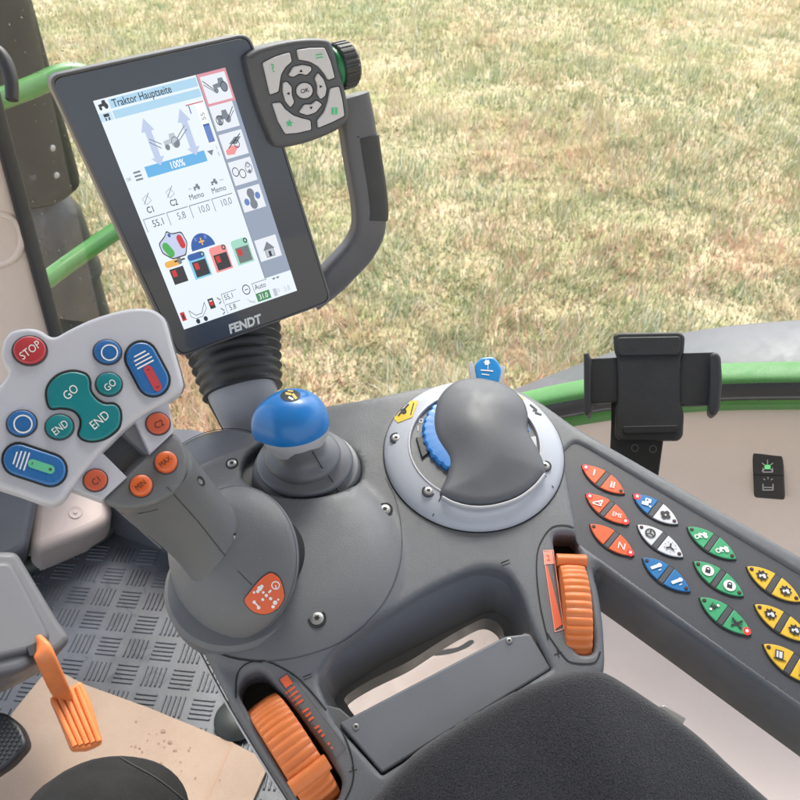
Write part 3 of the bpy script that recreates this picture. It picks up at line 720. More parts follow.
# head
headp = [(-22, 396), (-8, 389), (1, 383), (7, 375), (8.5, 368), (3.5, 361), (1.5, 351), (4, 339), (11, 330.5), (21, 327.5), (32, 327), (42, 330), (50, 335), (57, 335), (68, 329), (90, 318.5), (113, 311), (133, 307), (150, 307.5), (160, 312.5), (167, 321), (173, 343), (183, 378), (183, 387), (177, 394), (157, 406), (137, 418), (124, 428), (112, 440), (99, 453), (84, 471), (71, 488), (63, 499), (54, 503.5), (43, 502), (18, 493), (-10, 484), (-34, 474), (-44, 455), (-42, 420)]
hd = MB(); hsm = crom(headp, 3)
hd.plate(J, hsm, -.011, 0, .0034, M_HEAD, seg=5)
head = hd.build('head', joy, 60)
hd = MB(); hd.plate(J, [(x*1.0+1.2, y+1.6) for x, y in hsm], -.0135, -.0095, .001, M_GRIP); hd.build('head_backshell', joy, 60)
def btn(c, r, m, name='button', label=None, h=.0028, ringm=M_GAP, ax=None, base=None, draw=None, par=None, sy=.94):
    fr = J; b = base if base is not None else 0
    rr = r*fr.mpp(*c, b); ctr = fr.pt(c[0], c[1], b)
    k = MB(); k.lathe(ctr, fr.N, [(rr, -.001), (rr, .0006), (rr*.97, .001), (rr*.90, .0009)], M_DARKP, 48)
    k.lathe(ctr, fr.N, [(rr*.9, 0), (rr*.89, h*.6), (rr*.85, h*.9), (rr*.78, h), (rr*.4, h*1.12), (.00001, h*1.15)], m, 48)
    o = k.build(name, joy if par is None else par, 50, **({'label': label} if label else {}))
    if draw:
        q_ = MB(); draw(Draw(q_, onplane(fr, b+h*1.16+.0002))); q_.build('lettering', o, 0)
    return o
btn((30, 351), 18.3, M_REDB, label='round red stop button', draw=lambda D: D.text('STOP', (30, 350), 11.5, M_WHITE, 37, 0, .86))
btn((107.5, 352.5), 15, M_BLUE, label='round blue button with white ring, upper', draw=lambda D: D.ring((109.5, 352.5), 8, 1.3, M_WHITE, 7.6))
btn((22, 423.7), 16.2, M_BLUE, label='round blue button with white ring, left', draw=lambda D: D.ring((23, 424), 9, 1.5, M_WHITE, 8.6))
btn((109, 384.6), 14.2, M_TEAL, label='small round teal GO button', draw=lambda D: D.text('GO', (110, 385), 10.5, M_WHITE, 40, 0, .8))
btn((59.6, 427.3), 15.3, M_TEAL, label='small round teal END button', draw=lambda D: D.text('END', (60, 427.5), 11, M_WHITE, 38, 0, .8))
tl = crom([(44.7, 392.7), (47, 384), (53, 376.5), (61, 371.5), (72, 369), (82, 370.5), (88.5, 374), (91.5, 381), (92, 389), (97, 396.5), (105, 401.5), (114, 401.8), (120, 406), (122.5, 414), (121, 426), (114, 434), (104, 440), (92, 442.3), (82, 440), (77, 434), (79, 426), (79, 419), (75, 413), (69, 410), (60, 409), (51, 409.5), (46.5, 404)], 4)
k = MB(); k.plate(J, offset(ccw(tl), 0), -.001, .0012, .0008, M_GAP); k.plate(J, offset(ccw(tl), 2.2), 0, .0028, .0012, M_TEAL)
o = k.build('double_button', joy, 50, label='large waisted teal GO and END button')
k = MB(); D = Draw(k, onplane(J, .0031)); D.text('GO', (70.5, 392), 13, M_WHITE, 43, 0, .82); D.text('END', (99.5, 420), 13, M_WHITE, 40, 0, .82); k.build('lettering', o, 0)
def capsule(a, b, r, n=12):
    ang = math.atan2(b[1]-a[1], b[0]-a[0]); o = []
    for i in range(n+1): t = ang+math.pi/2+math.pi*i/n; o.append((a[0]+r*math.cos(t), a[1]+r*math.sin(t)))
    for i in range(n+1): t = ang-math.pi/2+math.pi*i/n; o.append((b[0]+r*math.cos(t), b[1]+r*math.sin(t)))
    return o
def pill(a, b, r, mk, label, bars, sign):
    k = MB(); k.plate(J, capsule(a, b, r), -.001, .0012, .0008, M_GAP); k.plate(J, capsule(a, b, r-2.3), 0, .0030, .0014, M_BLUE)
    o = k.build('rocker_button', joy, 50, label=label)
    d = Vector((b[0]-a[0], b[1]-a[1])).normalized(); nn = Vector((-d.y, d.x)); q_ = MB(); D = Draw(q_, onplane(J, .0033)); a = Vector(a); b = Vector(b)
    for i in range(4):
        s_ = -3.5+i*4.0; w_ = (6.3, 8.4, 9.2, 9.2)[i]*.98; c_ = a+d*s_; D.line([tuple(c_-nn*w_), tuple(c_+nn*w_)], 1.5, M_WHITE)
    c0 = a+d*14.5; c1 = a+d*33.5 if (b-a).length > 28 else b+d*8.5
    D.poly(capsule(tuple(c0), tuple(c1), 4.4), mk)
    D.line([tuple(c0-nn*1.3), tuple(c0+nn*1.3)], 1, M_INK)
    D.line([tuple(c1-nn*1.8), tuple(c1+nn*1.8)], 1, M_INK); 
    if sign: D.line([tuple(c1-d*1.8), tuple(c1+d*1.8)], 1, M_INK)
    q_.build('lettering', o, 0)
pill((141.5, 357), (153.5, 379.5), 17.6, mat('pill_red', (.5, .05, .07), .4), 'blue capsule button with red field', 4, False)
pill((18.5, 459), (50.5, 469.5), 17.6, mat('pill_green', (.12, .5, .3), .4), 'blue capsule button with green field', 4, True)
# side wedges with C1 / C2, recess between them
k = MB(); k.plate(J, [(97, 449), (122, 424), (153, 455), (125, 482)], -.035, -.020, .001, M_GRIP); k.build('head_recess', joy)
for pts, wall, c_, t_ in (([(71, 488), (101, 451), (127, 477), (102, 499.5)], [(97, 457), (101, 451), (127, 477), (122, 477.5)], (95.5, 480.5), 'C1'), ([(135, 421), (168, 399), (174, 431), (150, 454)], [(120, 430), (135, 420), (152, 451), (148, 456)], (158, 424), 'C2')):
    k = MB(); k.plate(J, pts, -.016, -.0125+.008, .0008, M_HEAD); w_ = k.build('head_wedge', joy)
    k = MB(); k.plate(J, wall, -.020, -.008 if t_ == 'C1' else -.010, .0006, M_SILV if t_ == 'C1' else mat('wedge_wall', (.2, .2, .22), .4)); k.build('wedge_wall', joy)
    btn(c_, 13, mat('dull_orange_button', (.52, .09, .045), .4, coat=.1), label='dull orange '+t_+' button', base=-.0045, h=.0025, draw=lambda D, c_=c_, t_=t_: D.text(t_, (c_[0]+1, c_[1]), 9.5, M_INK, 40 if t_ == 'C1' else 28, 0, .85))
btn((141, 486.5), 12.6, M_ORB, label='bright orange MIN button', base=-.006, h=.005, draw=lambda D: D.text('MIN', (140.5, 485), 8.6, M_INK, 40, 0, .8))
btn((165.8, 463), 12.6, M_ORB, label='bright orange MAX button', base=-.006, h=.005, draw=lambda D: D.text('MAX', (165, 461.5), 8.2, M_INK, 40, 0, .78))
# trigger on the far side of the grip
k = MB(); ft = Frame(140, 526, .520, -ray(140, 526)); k.plate(ft, fillet([(131, 519), (136, 516), (150, 528), (163, 545), (162, 550), (150, 540), (139, 530)], 2, 2), -.006, .001, .001, M_GRIP)
k.build('trigger_switch', joy); k = MB(); D = Draw(k, onplane(ft, .0015)); D.disc((134, 522), 2.6, M_INK); D.line([(132.5, 521), (135, 519.5)], 1.1, M_WHITE); D.line([(133, 524), (135.5, 523)], 1.1, M_WHITE); D.line([(138, 520), (150, 530)], .7, M_ORP); k.build('trigger_symbol', joy, 0)
M_DUST = mat('dust', (.45, .44, .42), .9)
k = MB(); Dd1 = Draw(k, drape(BS, .0002)); Dd2 = Draw(k, drape(DS, .0002))
for i in range(260):
    x, y = random.uniform(190, 600), random.uniform(395, 760); Dd1.k = 0; Dd1.disc((x, y), random.choice((.12, .16, .2, .3)), M_DUST, n=5)
k.build('dust_specks', arm, 0, kind='stuff')
k = MB(); Dd2 = Draw(k, drape(DS, .0002))
for i in range(60):
    x, y = random.uniform(170, 296), random.uniform(490, 636); Dd2.k = 0; Dd2.disc((x, y), random.choice((.12, .16, .2, .3)), M_DUST, n=5)
k.build('dust_specks', joy, 0, kind='stuff')
#============================================================== TERMINAL
ter = thing('touch_terminal', 'tilted touchscreen terminal in a dark frame showing a light tractor menu', 'touchscreen', A.pt(255, 448))
hs = fillet([(46, 76), (249, 32), (333, 302), (178, 359)], 13, 5)
for s_ in (0,):
    k = MB(); hsL = fillet([T.loc(x, y) for x, y in [(46, 76), (250, 32), (333, 302), (178, 359)]], .010, 6)
    k.plate(T, hsL, -.030, .0, .0022, mat('terminal_case', (.11, .11, .125), .4, bump=.2), px=False, seg=4); k.build('casing', ter, 60)
    gl = fillet([T.loc(x, y, .0) for x, y in [(51, 79.5), (247, 37), (329, 300), (180, 354.5)]], .008, 6)
    k = MB(); k.plate(T, [(x, y) for x, y in gl], -.001, .0008, .0003, mat('bezel_glass', (.045, .052, .075), .3, spec=.55, coat=.3), px=False); k.build('bezel', ter)
    k = MB(); g2 = offset(ccw(hsL), .0028); D = Draw(k, lambda x, y: T.W(x, y, .0003)); D.line(g2, .0009, M_GAP, True); k.build('bezel_gap', ter, 0)
# screen drawing space: 100 x 133 units
sTL, sTR, sBL = [Vector(T.loc(x, y, .001)) for x, y in ((93, 101), (225, 67.5), (184, 329.5))]; sBR = Vector(T.loc(297, 290.5, .001))
def scr(u, v, h=.0):
    a = u/100; b = v/133; q_ = sTL*(1-a)*(1-b)+sTR*a*(1-b)+sBL*(1-a)*b+sBR*a*b
    return T.W(q_.x, q_.y, .0012+h)
def em(name, r, g, b, s=1.0): c = srgb(r, g, b); return mat('scr_'+name, (.02, .02, .02), .3, emit=c, es=s)
ES = .265
e_bg = em('bg', 236, 246, 255, ES); e_side = em('side', 150, 163, 184, ES); e_tile = em('tile', 235, 240, 248, ES); e_lb = em('lightblue', 175, 215, 240, ES); e_bar = em('bar', 100, 180, 232, ES)
e_ar = em('arrow', 192, 205, 235, ES); e_bk = em('black', 40, 44, 56, .25); e_gy = em('grey', 120, 128, 140, ES); e_bl = em('blue', 35, 90, 170, ES); e_gn = em('green', 70, 175, 80, ES); e_rd = em('red', 205, 45, 50, ES); e_or = em('orange', 240, 180, 80, ES); e_pk = em('pink', 245, 150, 150, ES); e_mint = em('mint', 165, 220, 200, ES); e_w = em('white', 255, 255, 255, ES); e_mb = em('midblue', 100, 130, 200, ES); e_ltg = em('ltgrey', 190, 198, 208, ES)
k = MB(); D = Draw(k, lambda u, v: scr(u, v, 0)); D.rect(0, 0, 100, 133, e_bg); scro = k.build('screen', ter, 0)
k = MB(); D = Draw(k, lambda u, v: scr(u, v, .00015)); D.rect(77, 0, 100, 119, e_side); D.rect(10, 1, 76, 5.6, e_lb); D.rect(10, 6.8, 76, 11, e_lb); D.rect(0, 6.8, 9, 11, em('lb2', 200, 228, 245, ES))
D.rect(17, 38, 64, 44, e_bar); D.line([(77, 0), (77, 119)], .5, e_gy)
for u in (29, 57): D.poly([(u-5, 21), (u, 14), (u+5, 21), (u+2.4, 21), (u+2.4, 35), (u+5, 35), (u, 41.5-5+3), (u-5, 35), (u-2.4, 35), (u-2.4, 21)], e_ar)
D.rect(69, 13, 75, 36, e_w); D.rect(69.6, 26, 74.6, 35, e_mb); D.rect(69.6, 25, 74.6, 26, e_bl)
for u, c_ in ((11.5, e_or), (30, em('cyan', 130, 205, 235, ES)), (48, e_pk), (66.5, e_mint)):
    D.rect(u-7, 92, u+7, 106.5, c_ if c_ is not e_or else e_bg); D.rect(u-5.2, 96, u+6, 105.5, e_bk if u < 60 else em('dgr', 110, 118, 122, ES)); D.poly(capsule((u-5, 93), (u+4, 93), 1.9, 6), c_ if u != 30 else e_bl); D.rect(u-4, 97, u-.5, 101, e_rd); D.disc((u+5, 93), 1.7, e_bk, n=10); D.disc((u+5, 93), .9, c_, n=8)
k.build('menu_fields', scro, 0)
k = MB(); D = Draw(k, lambda u, v: scr(u, v, .0003))
D.text('Traktor Hauptseite', (34, 3.4), 5.6, e_bk, 0, .01); tractor(D, (5, 3), 1.2, e_bk); D.rect(3, 7.4, 7, 9, e_bk); D.rect(3.4, 9.4, 4.4, 10.8, e_bk); D.rect(5.6, 9.4, 6.8, 10.8, e_bk)
D.text('100%', (41, 41), 5.4, e_w, 0, .015); D.text('OK', (3, 42), 2.6, e_gy)
for i in range(3): D.line([(8, 39.5+i*2), (13, 39.5+i*2)], 1, e_gy)
tractor(D, (42, 29), 2.1, e_gy, e_ltg); D.line([(28, 25), (35, 29)], .5, e_gy); D.line([(27, 26.5), (34, 31)], .5, e_gy); D.line([(48, 28), (56, 23)], .5, e_gy); D.line([(48, 30), (57, 25)], .5, e_gy); D.ring((45.5, 30), 2.8, .5, e_gy)
D.line([(62, 13.5), (75.5, 13.5)], .5, e_rd); D.line([(64, 14), (64, 18)], .7, e_bl); D.text('55', (72, 21), 4.4, e_gy, 90); D.poly([(66, 39), (71, 39), (68.5, 42)], e_gy); D.text('1', (74, 38.5), 3, e_gy); D.text('5', (74, 42), 3, e_gy)
for i, (t_, v_) in enumerate((('C1', '55,1'), ('C2', '5,8'), ('Memo', '10,0'), ('Memo', '10,0'))):
    u = 10+i*18.3; D.text(t_, (u, 60.5), 5 if i < 2 else 4.6, e_bk, 0, .012 if i < 2 else 0); D.text(v_, (u+2, 68.5), 5.6, e_gy if i else e_bk)
    D.line([(u-8, 72), (u-8, 64.8), (u+9, 64.8)], .45, e_gy)
    if i < 2:
        for a_, b_ in (((u-3, 54), (u+1, 52.5)), ((u+1, 52.5), (u+3, 56)), ((u-3, 54), (u-1.5, 57.6)), ((u-1.5, 57.6), (u+3, 56))): D.line([a_, b_], .5, e_ltg)
        D.line([(u-3, 57), (u+3, 51.6)], .45, e_gy)
    else: tractor(D, (u+(2 if i == 2 else -2), 56), .9, e_gy); D.line([(u-(4 if i == 2 else -3), 56), (u-(2 if i == 2 else -6), 56)], .6, e_ltg)
# head-shaped pictogram and half disc
D.poly(fillet([(6, 80), (13, 76.5), (15, 74), (18, 76.5), (26, 77), (27.5, 84), (23, 91), (12, 91), (6, 86)], 1.5, 3), e_bk); D.poly(fillet([(6.6, 80.4), (13, 77.2), (15, 74.8), (18, 77.2), (25.4, 77.6), (26.8, 84), (22.6, 90.3), (12.3, 90.3), (6.7, 85.6)], 1.5, 3), em('lilac', 200, 210, 240, ES))
D.poly(capsule((10.5, 83), (12.5, 87), 2.7, 6), e_gn); D.poly(capsule((22.6, 80.5), (23.2, 84.5), 2.2, 6), e_rd); D.disc((16, 77.2), 1.2, e_bl, n=8)
D.rect(12.5, 92, 21, 93, e_bk); D.rect(15, 91, 18, 94.3, e_gy)
hd_ = [(38+9.6*math.cos(t)*1.0, 90-8.8*math.sin(t)) for t in np.linspace(0, math.pi, 17)]; D.poly(hd_, e_bl); D.line([(36, 86), (40, 86)], 1, e_or); D.line([(38, 84), (38, 88)], 1, e_or); D.rect(33, 83, 35, 85, e_mb); D.rect(41, 83, 43, 85, e_mb)
# bottom strip
D.rect(1.5, 122.5, 5, 128, e_rd); D.rect(2.5, 124, 4, 127, e_bk); D.line([(9, 123), (13, 127), (18, 127), (23, 121)], .5, e_gy); D.line([(9, 123), (9, 127), (12, 129), (18, 129), (23, 125), (23, 121)], .4, e_gy); D.rect(26, 120, 30.5, 126.5, e_bk); D.disc((28.2, 123), 1.7, e_rd, n=10); D.rect(27, 121.2, 29.5, 121.8, e_w)
D.disc((13, 131), 1.7, e_bk, n=8); D.disc((19.5, 131), 1.7, e_bk, n=8)
for (x, y, t_) in ((43.5, 122.5, '55,1'), (43.5, 129.5, '5,8'), (71, 122.5, 'Auto')): D.text(t_, (x, y), 4.8, e_bk)
D.line([(38, 126), (38, 119.8), (51, 119.8)], .4, e_gy); D.line([(38, 132.6), (38, 127), (51, 127)], .4, e_gy); D.line([(34, 121), (36, 123)], .8, e_gy); D.line([(34, 125), (36, 124)], .8, e_gy); D.line([(34, 128), (36, 130)], .8, e_gy); D.line([(34, 132), (36, 131)], .8, e_gy)
D.ring((59, 122), 3.0, .6, e_bk, 3.0, 14); D.line([(57.6, 122), (60.4, 122)], .5, e_bk); D.rect(65, 126.5, 77, 132, em('dgreen', 60, 140, 90, ES)); D.text('31.0', (71, 129.2), 4.6, e_w, 0, .01); D.line([(57, 128), (60, 130.5), (63, 130.5)], .5, e_ltg); D.line([(58, 130), (63, 132)], .5, e_ltg)
D.rect(80, 127, 83, 132, e_ltg); D.ring((84.5, 129), 1, .4, e_ltg); D.text('3,8', (92, 129.5), 4.6, e_ltg); D.line([(83, 121), (85, 121)], 1, e_gy); D.line([(86.5, 121), (88.5, 121)], 1, e_gy); D.line([(65, 125.8), (65, 119.8), (78, 119.8)], .4, e_gy)
k.build('menu_icons', scro, 0)
# side tiles
for i, v0 in enumerate((0.8, 17, 32.5, 48, 64, 95)):
    k = MB(); D = Draw(k, lambda u, v: scr(u, v, .0003)); H = 13.5
    if i == 0: D.rect(77.4, v0-.8, 100, v0+H+.8+2, em('redfr', 225, 150, 160, ES)); D.rect(79, v0+.8, 98.4, v0+H+1.4, e_tile)
    else: D.rect(78.4, v0, 97, v0+H, e_tile)
    D.mp = lambda u, v: scr(u, v, .00045); c_ = (88, v0+7)
    if i in (0, 1):
        tractor(D, (c_[0]+(3 if i == 0 else -2), c_[1]), 1.9, e_gy); D.ring((c_[0]+(6.6 if i == 0 else -5), c_[1]+1.2), 2.5, .5, e_bk)
        sg = 1 if i else -1; D.line([(c_[0]+sg*1, c_[1]+2), (c_[0]+sg*8, c_[1]-4)], .5, e_bk); D.line([(c_[0]+sg*1, c_[1]+3), (c_[0]+sg*8, c_[1]-2)], .5, e_gy)
    elif i == 2: D.poly([(80, v0+9), (85, v0+7), (91, v0+8), (86, v0+12), (80, v0+11.5)], e_pk); D.poly([(84, v0+6), (90, v0+3), (95, v0+3.5), (90, v0+7)], e_gy); D.ring((90, v0+7), 2, .5, e_bk); D.line([(83, v0+8), (95, v0+2)], .5, e_bk)
    elif i == 3: D.ring((82, v0+6), 2.4, .5, e_bk); D.ring((87, v0+8), 2.4, .5, e_bk); D.ring((93, v0+6), 2.6, .5, e_gy); D.ring((93, v0+4), 1.4, .5, e_gy); D.disc((93, v0+8), 1.2, e_gy)
    elif i == 4:
        for dx_, dy_ in ((-5, 1), (5, -1), (0, -3.2), (0, 3.2)): D.disc((c_[0]+dx_, c_[1]+dy_), 3 if dx_ == 0 else 2.1, e_gy if dx_ == 0 else e_mb)
        D.rect(86, v0+5, 90, v0+9, e_gy)
    else: D.poly([(83, v0+7.5), (88, v0+2.5), (93, v0+7.5)], e_gy); D.rect(84.5, v0+7.5, 91.5, v0+12, e_ltg); D.rect(86.8, v0+8.5, 89, v0+12, e_bk); D.line([(84.5, v0+7.5), (84.5, v0+12), (91.5, v0+12), (91.5, v0+7.5)], .5, e_gy)
    k.build('menu_tile', scro, 0)
k = MB(); D = Draw(k, lambda u, v: scr(u, v, .0003-.0004+.0008)); pc0 = (50, 142.6)
V, F = text_mesh('FENDT', .045); 
k.add([scr(48.5+(x+.18*y)*8.0*1.15, 142.3-y*8.0, .0003) for x, y in V], F, mat('logo_print', (.75, .77, .8), .4)); k.build('logo_lettering', ter, 0)
# keypad pod
K = Frame(0, 0, 0, (nT+cU*.02).normalized(), T.X, O=T.O+T.N*.012)
kp = crom([(247, 60), (250, 53.5), (262, 47), (283, 41.5), (300, 38.8), (318, 38.2), (329, 40), (333.5, 46), (338, 60), (344, 82), (349, 104), (349.5, 117), (345, 125), (333, 133), (315, 140.5), (298, 145.5), (283, 148), (276, 145.5), (269, 131), (260, 108), (252, 82)], 4)
k = MB(); k.plate(K, kp, -.034, 0, .004, mat('keypad_case', (.085, .087, .10), .42, bump=.25), seg=4); pod = k.build('keypad_pod', ter, 60)
zz = lambda pts: [(230+x/4.706, 30+y/4.706) for x, y in pts]
keys = [([(155, 155), (215, 125), (283, 105), (293, 148), (262, 175), (242, 210), (235, 250), (230, 290), (190, 305)], '?'), ([(315, 94), (380, 84), (447, 83), (475, 150), (495, 225), (462, 236), (445, 205), (415, 170), (375, 148), (325, 140)], '='),
        ([(472, 275), (514, 265), (530, 330), (540, 405), (480, 435), (415, 462), (412, 425), (445, 385), (462, 335)], '#'), ([(200, 345), (238, 340), (260, 372), (300, 402), (340, 415), (380, 425), (384, 470), (320, 485), (262, 490), (228, 430)], '*'),
        ([(275, 212), (300, 172), (345, 163), (383, 172), (385, 190), (362, 213), (330, 204), (298, 222)], '^'), ([(400, 228), (415, 200), (442, 232), (456, 275), (450, 310), (428, 327), (412, 300), (412, 258)], '>'),
        ([(325, 388), (350, 350), (385, 350), (408, 330), (436, 350), (405, 388), (365, 402)], 'v'), ([(250, 247), (268, 242), (292, 268), (292, 305), (304, 340), (287, 366), (262, 335), (250, 290)], '<')]
for pts, ic in keys:
    k = MB(); pz = fillet(zz(pts), 1.6, 2); k.plate(K, offset(ccw(pz), -.8), -.001, .0006, .0004, M_GAP); k.plate(K, pz, 0, .0022, .0009, M_KFILM); o = k.build('key', pod)
    cx = sum(p[0] for p in pz)/len(pz); cy = sum(p[1] for p in pz)/len(pz)
    k = MB(); D = Draw(k, onplane(K, .0025))
    if ic == '?': D.text('?', (273, 68), 12, M_KGREEN, 15, .015)
    elif ic == '=': D.line([(316, 55), (322, 54)], 1.3, M_KGREEN); D.line([(316.5, 58), (322.5, 57)], 1.3, M_KGREEN)
    elif ic == '#': D.rect(331.5, 107.5, 337.5, 114.5, M_KGREEN); D.line([(334.5, 108), (334.5, 114)], .6, M_KFILM)
    elif ic == '*': D.poly([(289.5+(4 if i % 2 == 0 else 2)*math.sin(i*math.pi/5), 123.5-(4 if i % 2 == 0 else 2)*math.cos(i*math.pi/5)) for i in range(10)], M_KGREEN)
    else: D.poly([(cx+2*math.cos(a_+b_), cy+1.8*math.sin(a_+b_)) for b_ in (0, 2.094, 4.189) for a_ in [{'^': -1.57, '>': 0, 'v': 1.57, '<': 3.14}[ic]]], M_GAP)
    k.build('key_symbol', o, 0)
k = MB(); cc_ = (304.8, 90.6); k.plate(K, Draw(k, None).ell(cc_, 9.2, 8.9, 28), -.001, .0006, .0004, M_GAP); k.plate(K, Draw(k, None).ell(cc_, 8.2, 7.9, 28), 0, .0022, .0009, M_KFILM); o = k.build('key', pod, label='round OK key')
k = MB(); D = Draw(k, onplane(K, .0025)); D.text('OK', cc_, 6, M_INK, 15, .01); k.build('key_symbol', o, 0)
# knob on the pod's side
kc = K.pt(339, 66.5, -.016)
k = MB(); kr = 23.5*.60/FPX*1.0; kxa = (T.X*.95+T.N*-.12)
k.lathe(kc-T.X*.008, kxa, [(kr*.8, 0), (kr*.9, .002), (kr*.9, .006)], mat('green_ring', (.02, .20, .09), .4), 48); 
k.lathe(kc-T.X*.003, kxa, [(kr*.95, 0), (kr, .001), (kr*.99, .012), (kr*.9, .0145), (kr*.6, .0155), (.0001, .0155)], M_RUB, 192, rmod=lambda a, r, h: 1+(.04*(1 if math.sin(24*a) > 0 else 0) if r > kr*.93 else 0))
k.build('rotary_knob', ter, 25)
# handle loop
hp_ = [(350, 96), (356, 122), (360, 150), (364, 176), (368, 202), (368, 228), (359, 248), (343, 266), (328, 281), (308, 297)]
k = MB(); k.tube([K.pt(x, y, -.022-.013*max(0, (y-225)/50)) for x, y in hp_], lambda f: (19.0-1.5*f)*.62/FPX*1.05, .0115, T.N, mat('terminal_handle', (.105, .105, .12), .4, bump=.25), 24, p=3.2); HS = k.surf(); k.build('handle', ter, 50)
k = MB(); k.tube([K.pt(x, y, -.021) for x, y in ((364, 136), (367.5, 160), (371.5, 185), (374, 208), (373.5, 219))], .0112, .0122, T.N, M_RUB, 20, p=3.4); k.build('handle_grip', ter, 40)
k = MB(); D = Draw(k, drape(HS, .0004)); D.line([(357, 137), (376, 134)], .9, M_GAP); k.build('handle_seam', ter, 0)
# bellows and stalk
b1, b2, b3 = EYE+ray(230, 328)*.735, EYE+ray(243, 392)*.715, EYE+ray(266, 452)*.735
axb2 = (b2-b1).normalized(); k = MB(); Lb = (b2-b1).length; prof = []
for i in range(29):
    f = i/28; r = (50-12*f)*.725/FPX; r *= 1+.045*math.cos(i*math.pi*2/4.0); prof.append((r, f*Lb))
k.lathe(b1, axb2, prof, M_RUB, 64, X=cR, ysc=.8); k.build('bellows', ter, 70)
k = MB(); k.tube([b2-axb2*.01, b2, b2.lerp(b3, .5), b3, b3+(b3-b2)*.3], lambda f: (38-14*f)*.70/FPX, lambda f: .022, cF, mat('stalk_plastic', (.33, .34, .38), .4, bump=.1), 32, p=2.6); k.build('stalk', ter, 60)
off_ = -cR*.004+cF*.006
k = MB(); k.tube([p+off_*1.2 for p in (b2-axb2*.01, b2, b2.lerp(b3, .5), b3)], lambda f: (38-13*f)*.70/FPX, lambda f: .020, cF, M_BLACK, 32, p=2.6); k.build('stalk_back', ter, 60)
#============================================================== SETTING INSIDE THE CAB
ZF = EYE.z-1.25
FL = Frame(0, 0, 0, (0, 0, 1), O=(0, 0, ZF))
WN = Vector((.42, 1, 0)).normalized()      # outward normal of window wall
W0 = Vector((-.6, 1.17, 0))
def wall(px, py, off=0):
    r = ray(px, py); t = ((W0-EYE).dot(WN)+off)/r.dot(WN); return EYE+r*t
M_FLOOR = mat('floor_rubber', (.058, .064, .075), .34, bump=.3, bscale=300, var=.32, vscale=9, grain=.08, gscale=400)
k = MB(); fx = [(-2.2, -.8), (1.6, -.8), (1.6, .72), (-.05, 1.0), (-.72, 1.12), (-.98, 1.04), (-1.02, .95), (-2.2, .9)]
k.plate(Frame(0, 0, 0, (0, 0, 1), O=(0, 0, ZF)), fx, -.03, 0, .004, M_FLOOR, px=False)
# raised tread bars in a chequer of directions
ca, sa = math.cos(rad(-6)), math.sin(rad(-6)); cell = .050
for i in range(-28, 18):
    for j in range(2, 27):
        cx0, cy0 = i*cell, j*cell
        if i % 2 == 0: cy0 += 0
        X_, Y_ = cx0*ca-cy0*sa, cx0*sa+cy0*ca
        if not (-1.15 < X_ < .1 and .1 < Y_ < 1.1+(.0 if X_ > -.9 else -.1)): continue
        if Y_ > 1.06-.33*(X_+.72)*.0-(max(0, X_+.6)*.42): continue
        dr_ = (i+j) % 2
        for b_ in range(5):
            o_ = (b_-2)*.0082; ln = .039/2; wd = .0022
            ux, uy = ((1, 0), (0, 1)) if dr_ else ((0, 1), (1, 0))
            def tp(a, b):
                x = cx0+ux[0]*a+uy[0]*(o_+b); y = cy0+ux[1]*a+uy[1]*(o_+b); return (x*ca-y*sa, x*sa+y*ca)
            base_ = [tp(-ln, -wd), (tp(ln, -wd)), tp(ln, wd), tp(-ln, wd)]; top_ = [tp(-ln+.003, -wd*.35), tp(ln-.003, -wd*.35), tp(ln-.003, wd*.35), tp(-ln+.003, wd*.35)]
            V = [Vector((x, y, ZF-.0003)) for x, y in base_]+[Vector((x, y, ZF+.0022)) for x, y in top_]
            k.add(V, [(4, 5, 6, 7), (0, 1, 5, 4), (1, 2, 6, 5), (2, 3, 7, 6), (3, 0, 4, 7)], M_FLOOR)
k.build('cab_floor', None, 30, kind='structure')
# side trim (beige) below the window, with shelf, curved
tr = thing('side_trim', 'beige moulded cab side panel below the green door sill', 'trim panel', (.45, .8, ZF+.2))
sill = [(374, 451), (384, 448), (440, 436), (500, 426), (560, 415.5), (640, 407), (720, 404.5), (800, 407), (900, 411), (1000, 416)]
S0 = [wall(x, y) for x, y in crom(sill, 4, False)]
rows = []
zb = EYE.z-1.02
for f, inn_, in ((0, 0), (.04, .012), (.10, .012), (.28, .02), (.5, .034), (.7, .06), (.85, .12), (.95, .2), (1, .27), (1, .42), (1, .50)):
    sx_ = Vector((1, -.42, 0)).normalized()*max(0, inn_-.30)*.95
    rows.append([Vector((p.x, p.y, p.z*(1-f)+zb*f))-WN*inn_+sx_*max(0, 1-i_/8) for i_, p in enumerate(S0)])
rows.append([p-Vector((0, 0, .06)) for p in rows[-1]]); rows.append([Vector((p.x, p.y, ZF-.01)) for p in rows[-1]])
k = MB(); k.loft(rows[::-1], M_BEIGE, closed=False); TS = k.surf(); k.build('trim_panel', tr, 60)
sw = Frame(769, 474, 0, -WN, (1, -.42, 0), O=wall(769, 474, -.022))
hit = drape(TS, 0)(769, 474); sw = Frame(0, 0, 0, (EYE-hit)*.25-WN*.5, (1, -.42, 0), O=hit)
k = MB(); k.plate(sw, fillet([(752, 449), (783, 450), (785, 500.5), (754, 498)], 3, 3), -.02, .004, .002, M_BLACK); ro = k.build('rocker_switch', tr)
k = MB(); D = Draw(k, onplane(sw, .0044))
mg = mat('switch_green', (.05, .6, .15), .4, emit=(.05, .7, .15), es=.25); mw = mat('switch_print', (.5, .5, .5), .5)
D.disc((767.5, 467), 3.2, mg, 2.4); D.line([(762, 463), (773, 471)], .8, mw); D.line([(773, 463), (762, 471)], .8, mw); D.line([(763, 468), (763, 472), (772.5, 472), (772.5, 468)], .9, mw); D.line([(767.5, 460), (767.5, 464)], .8, mw)
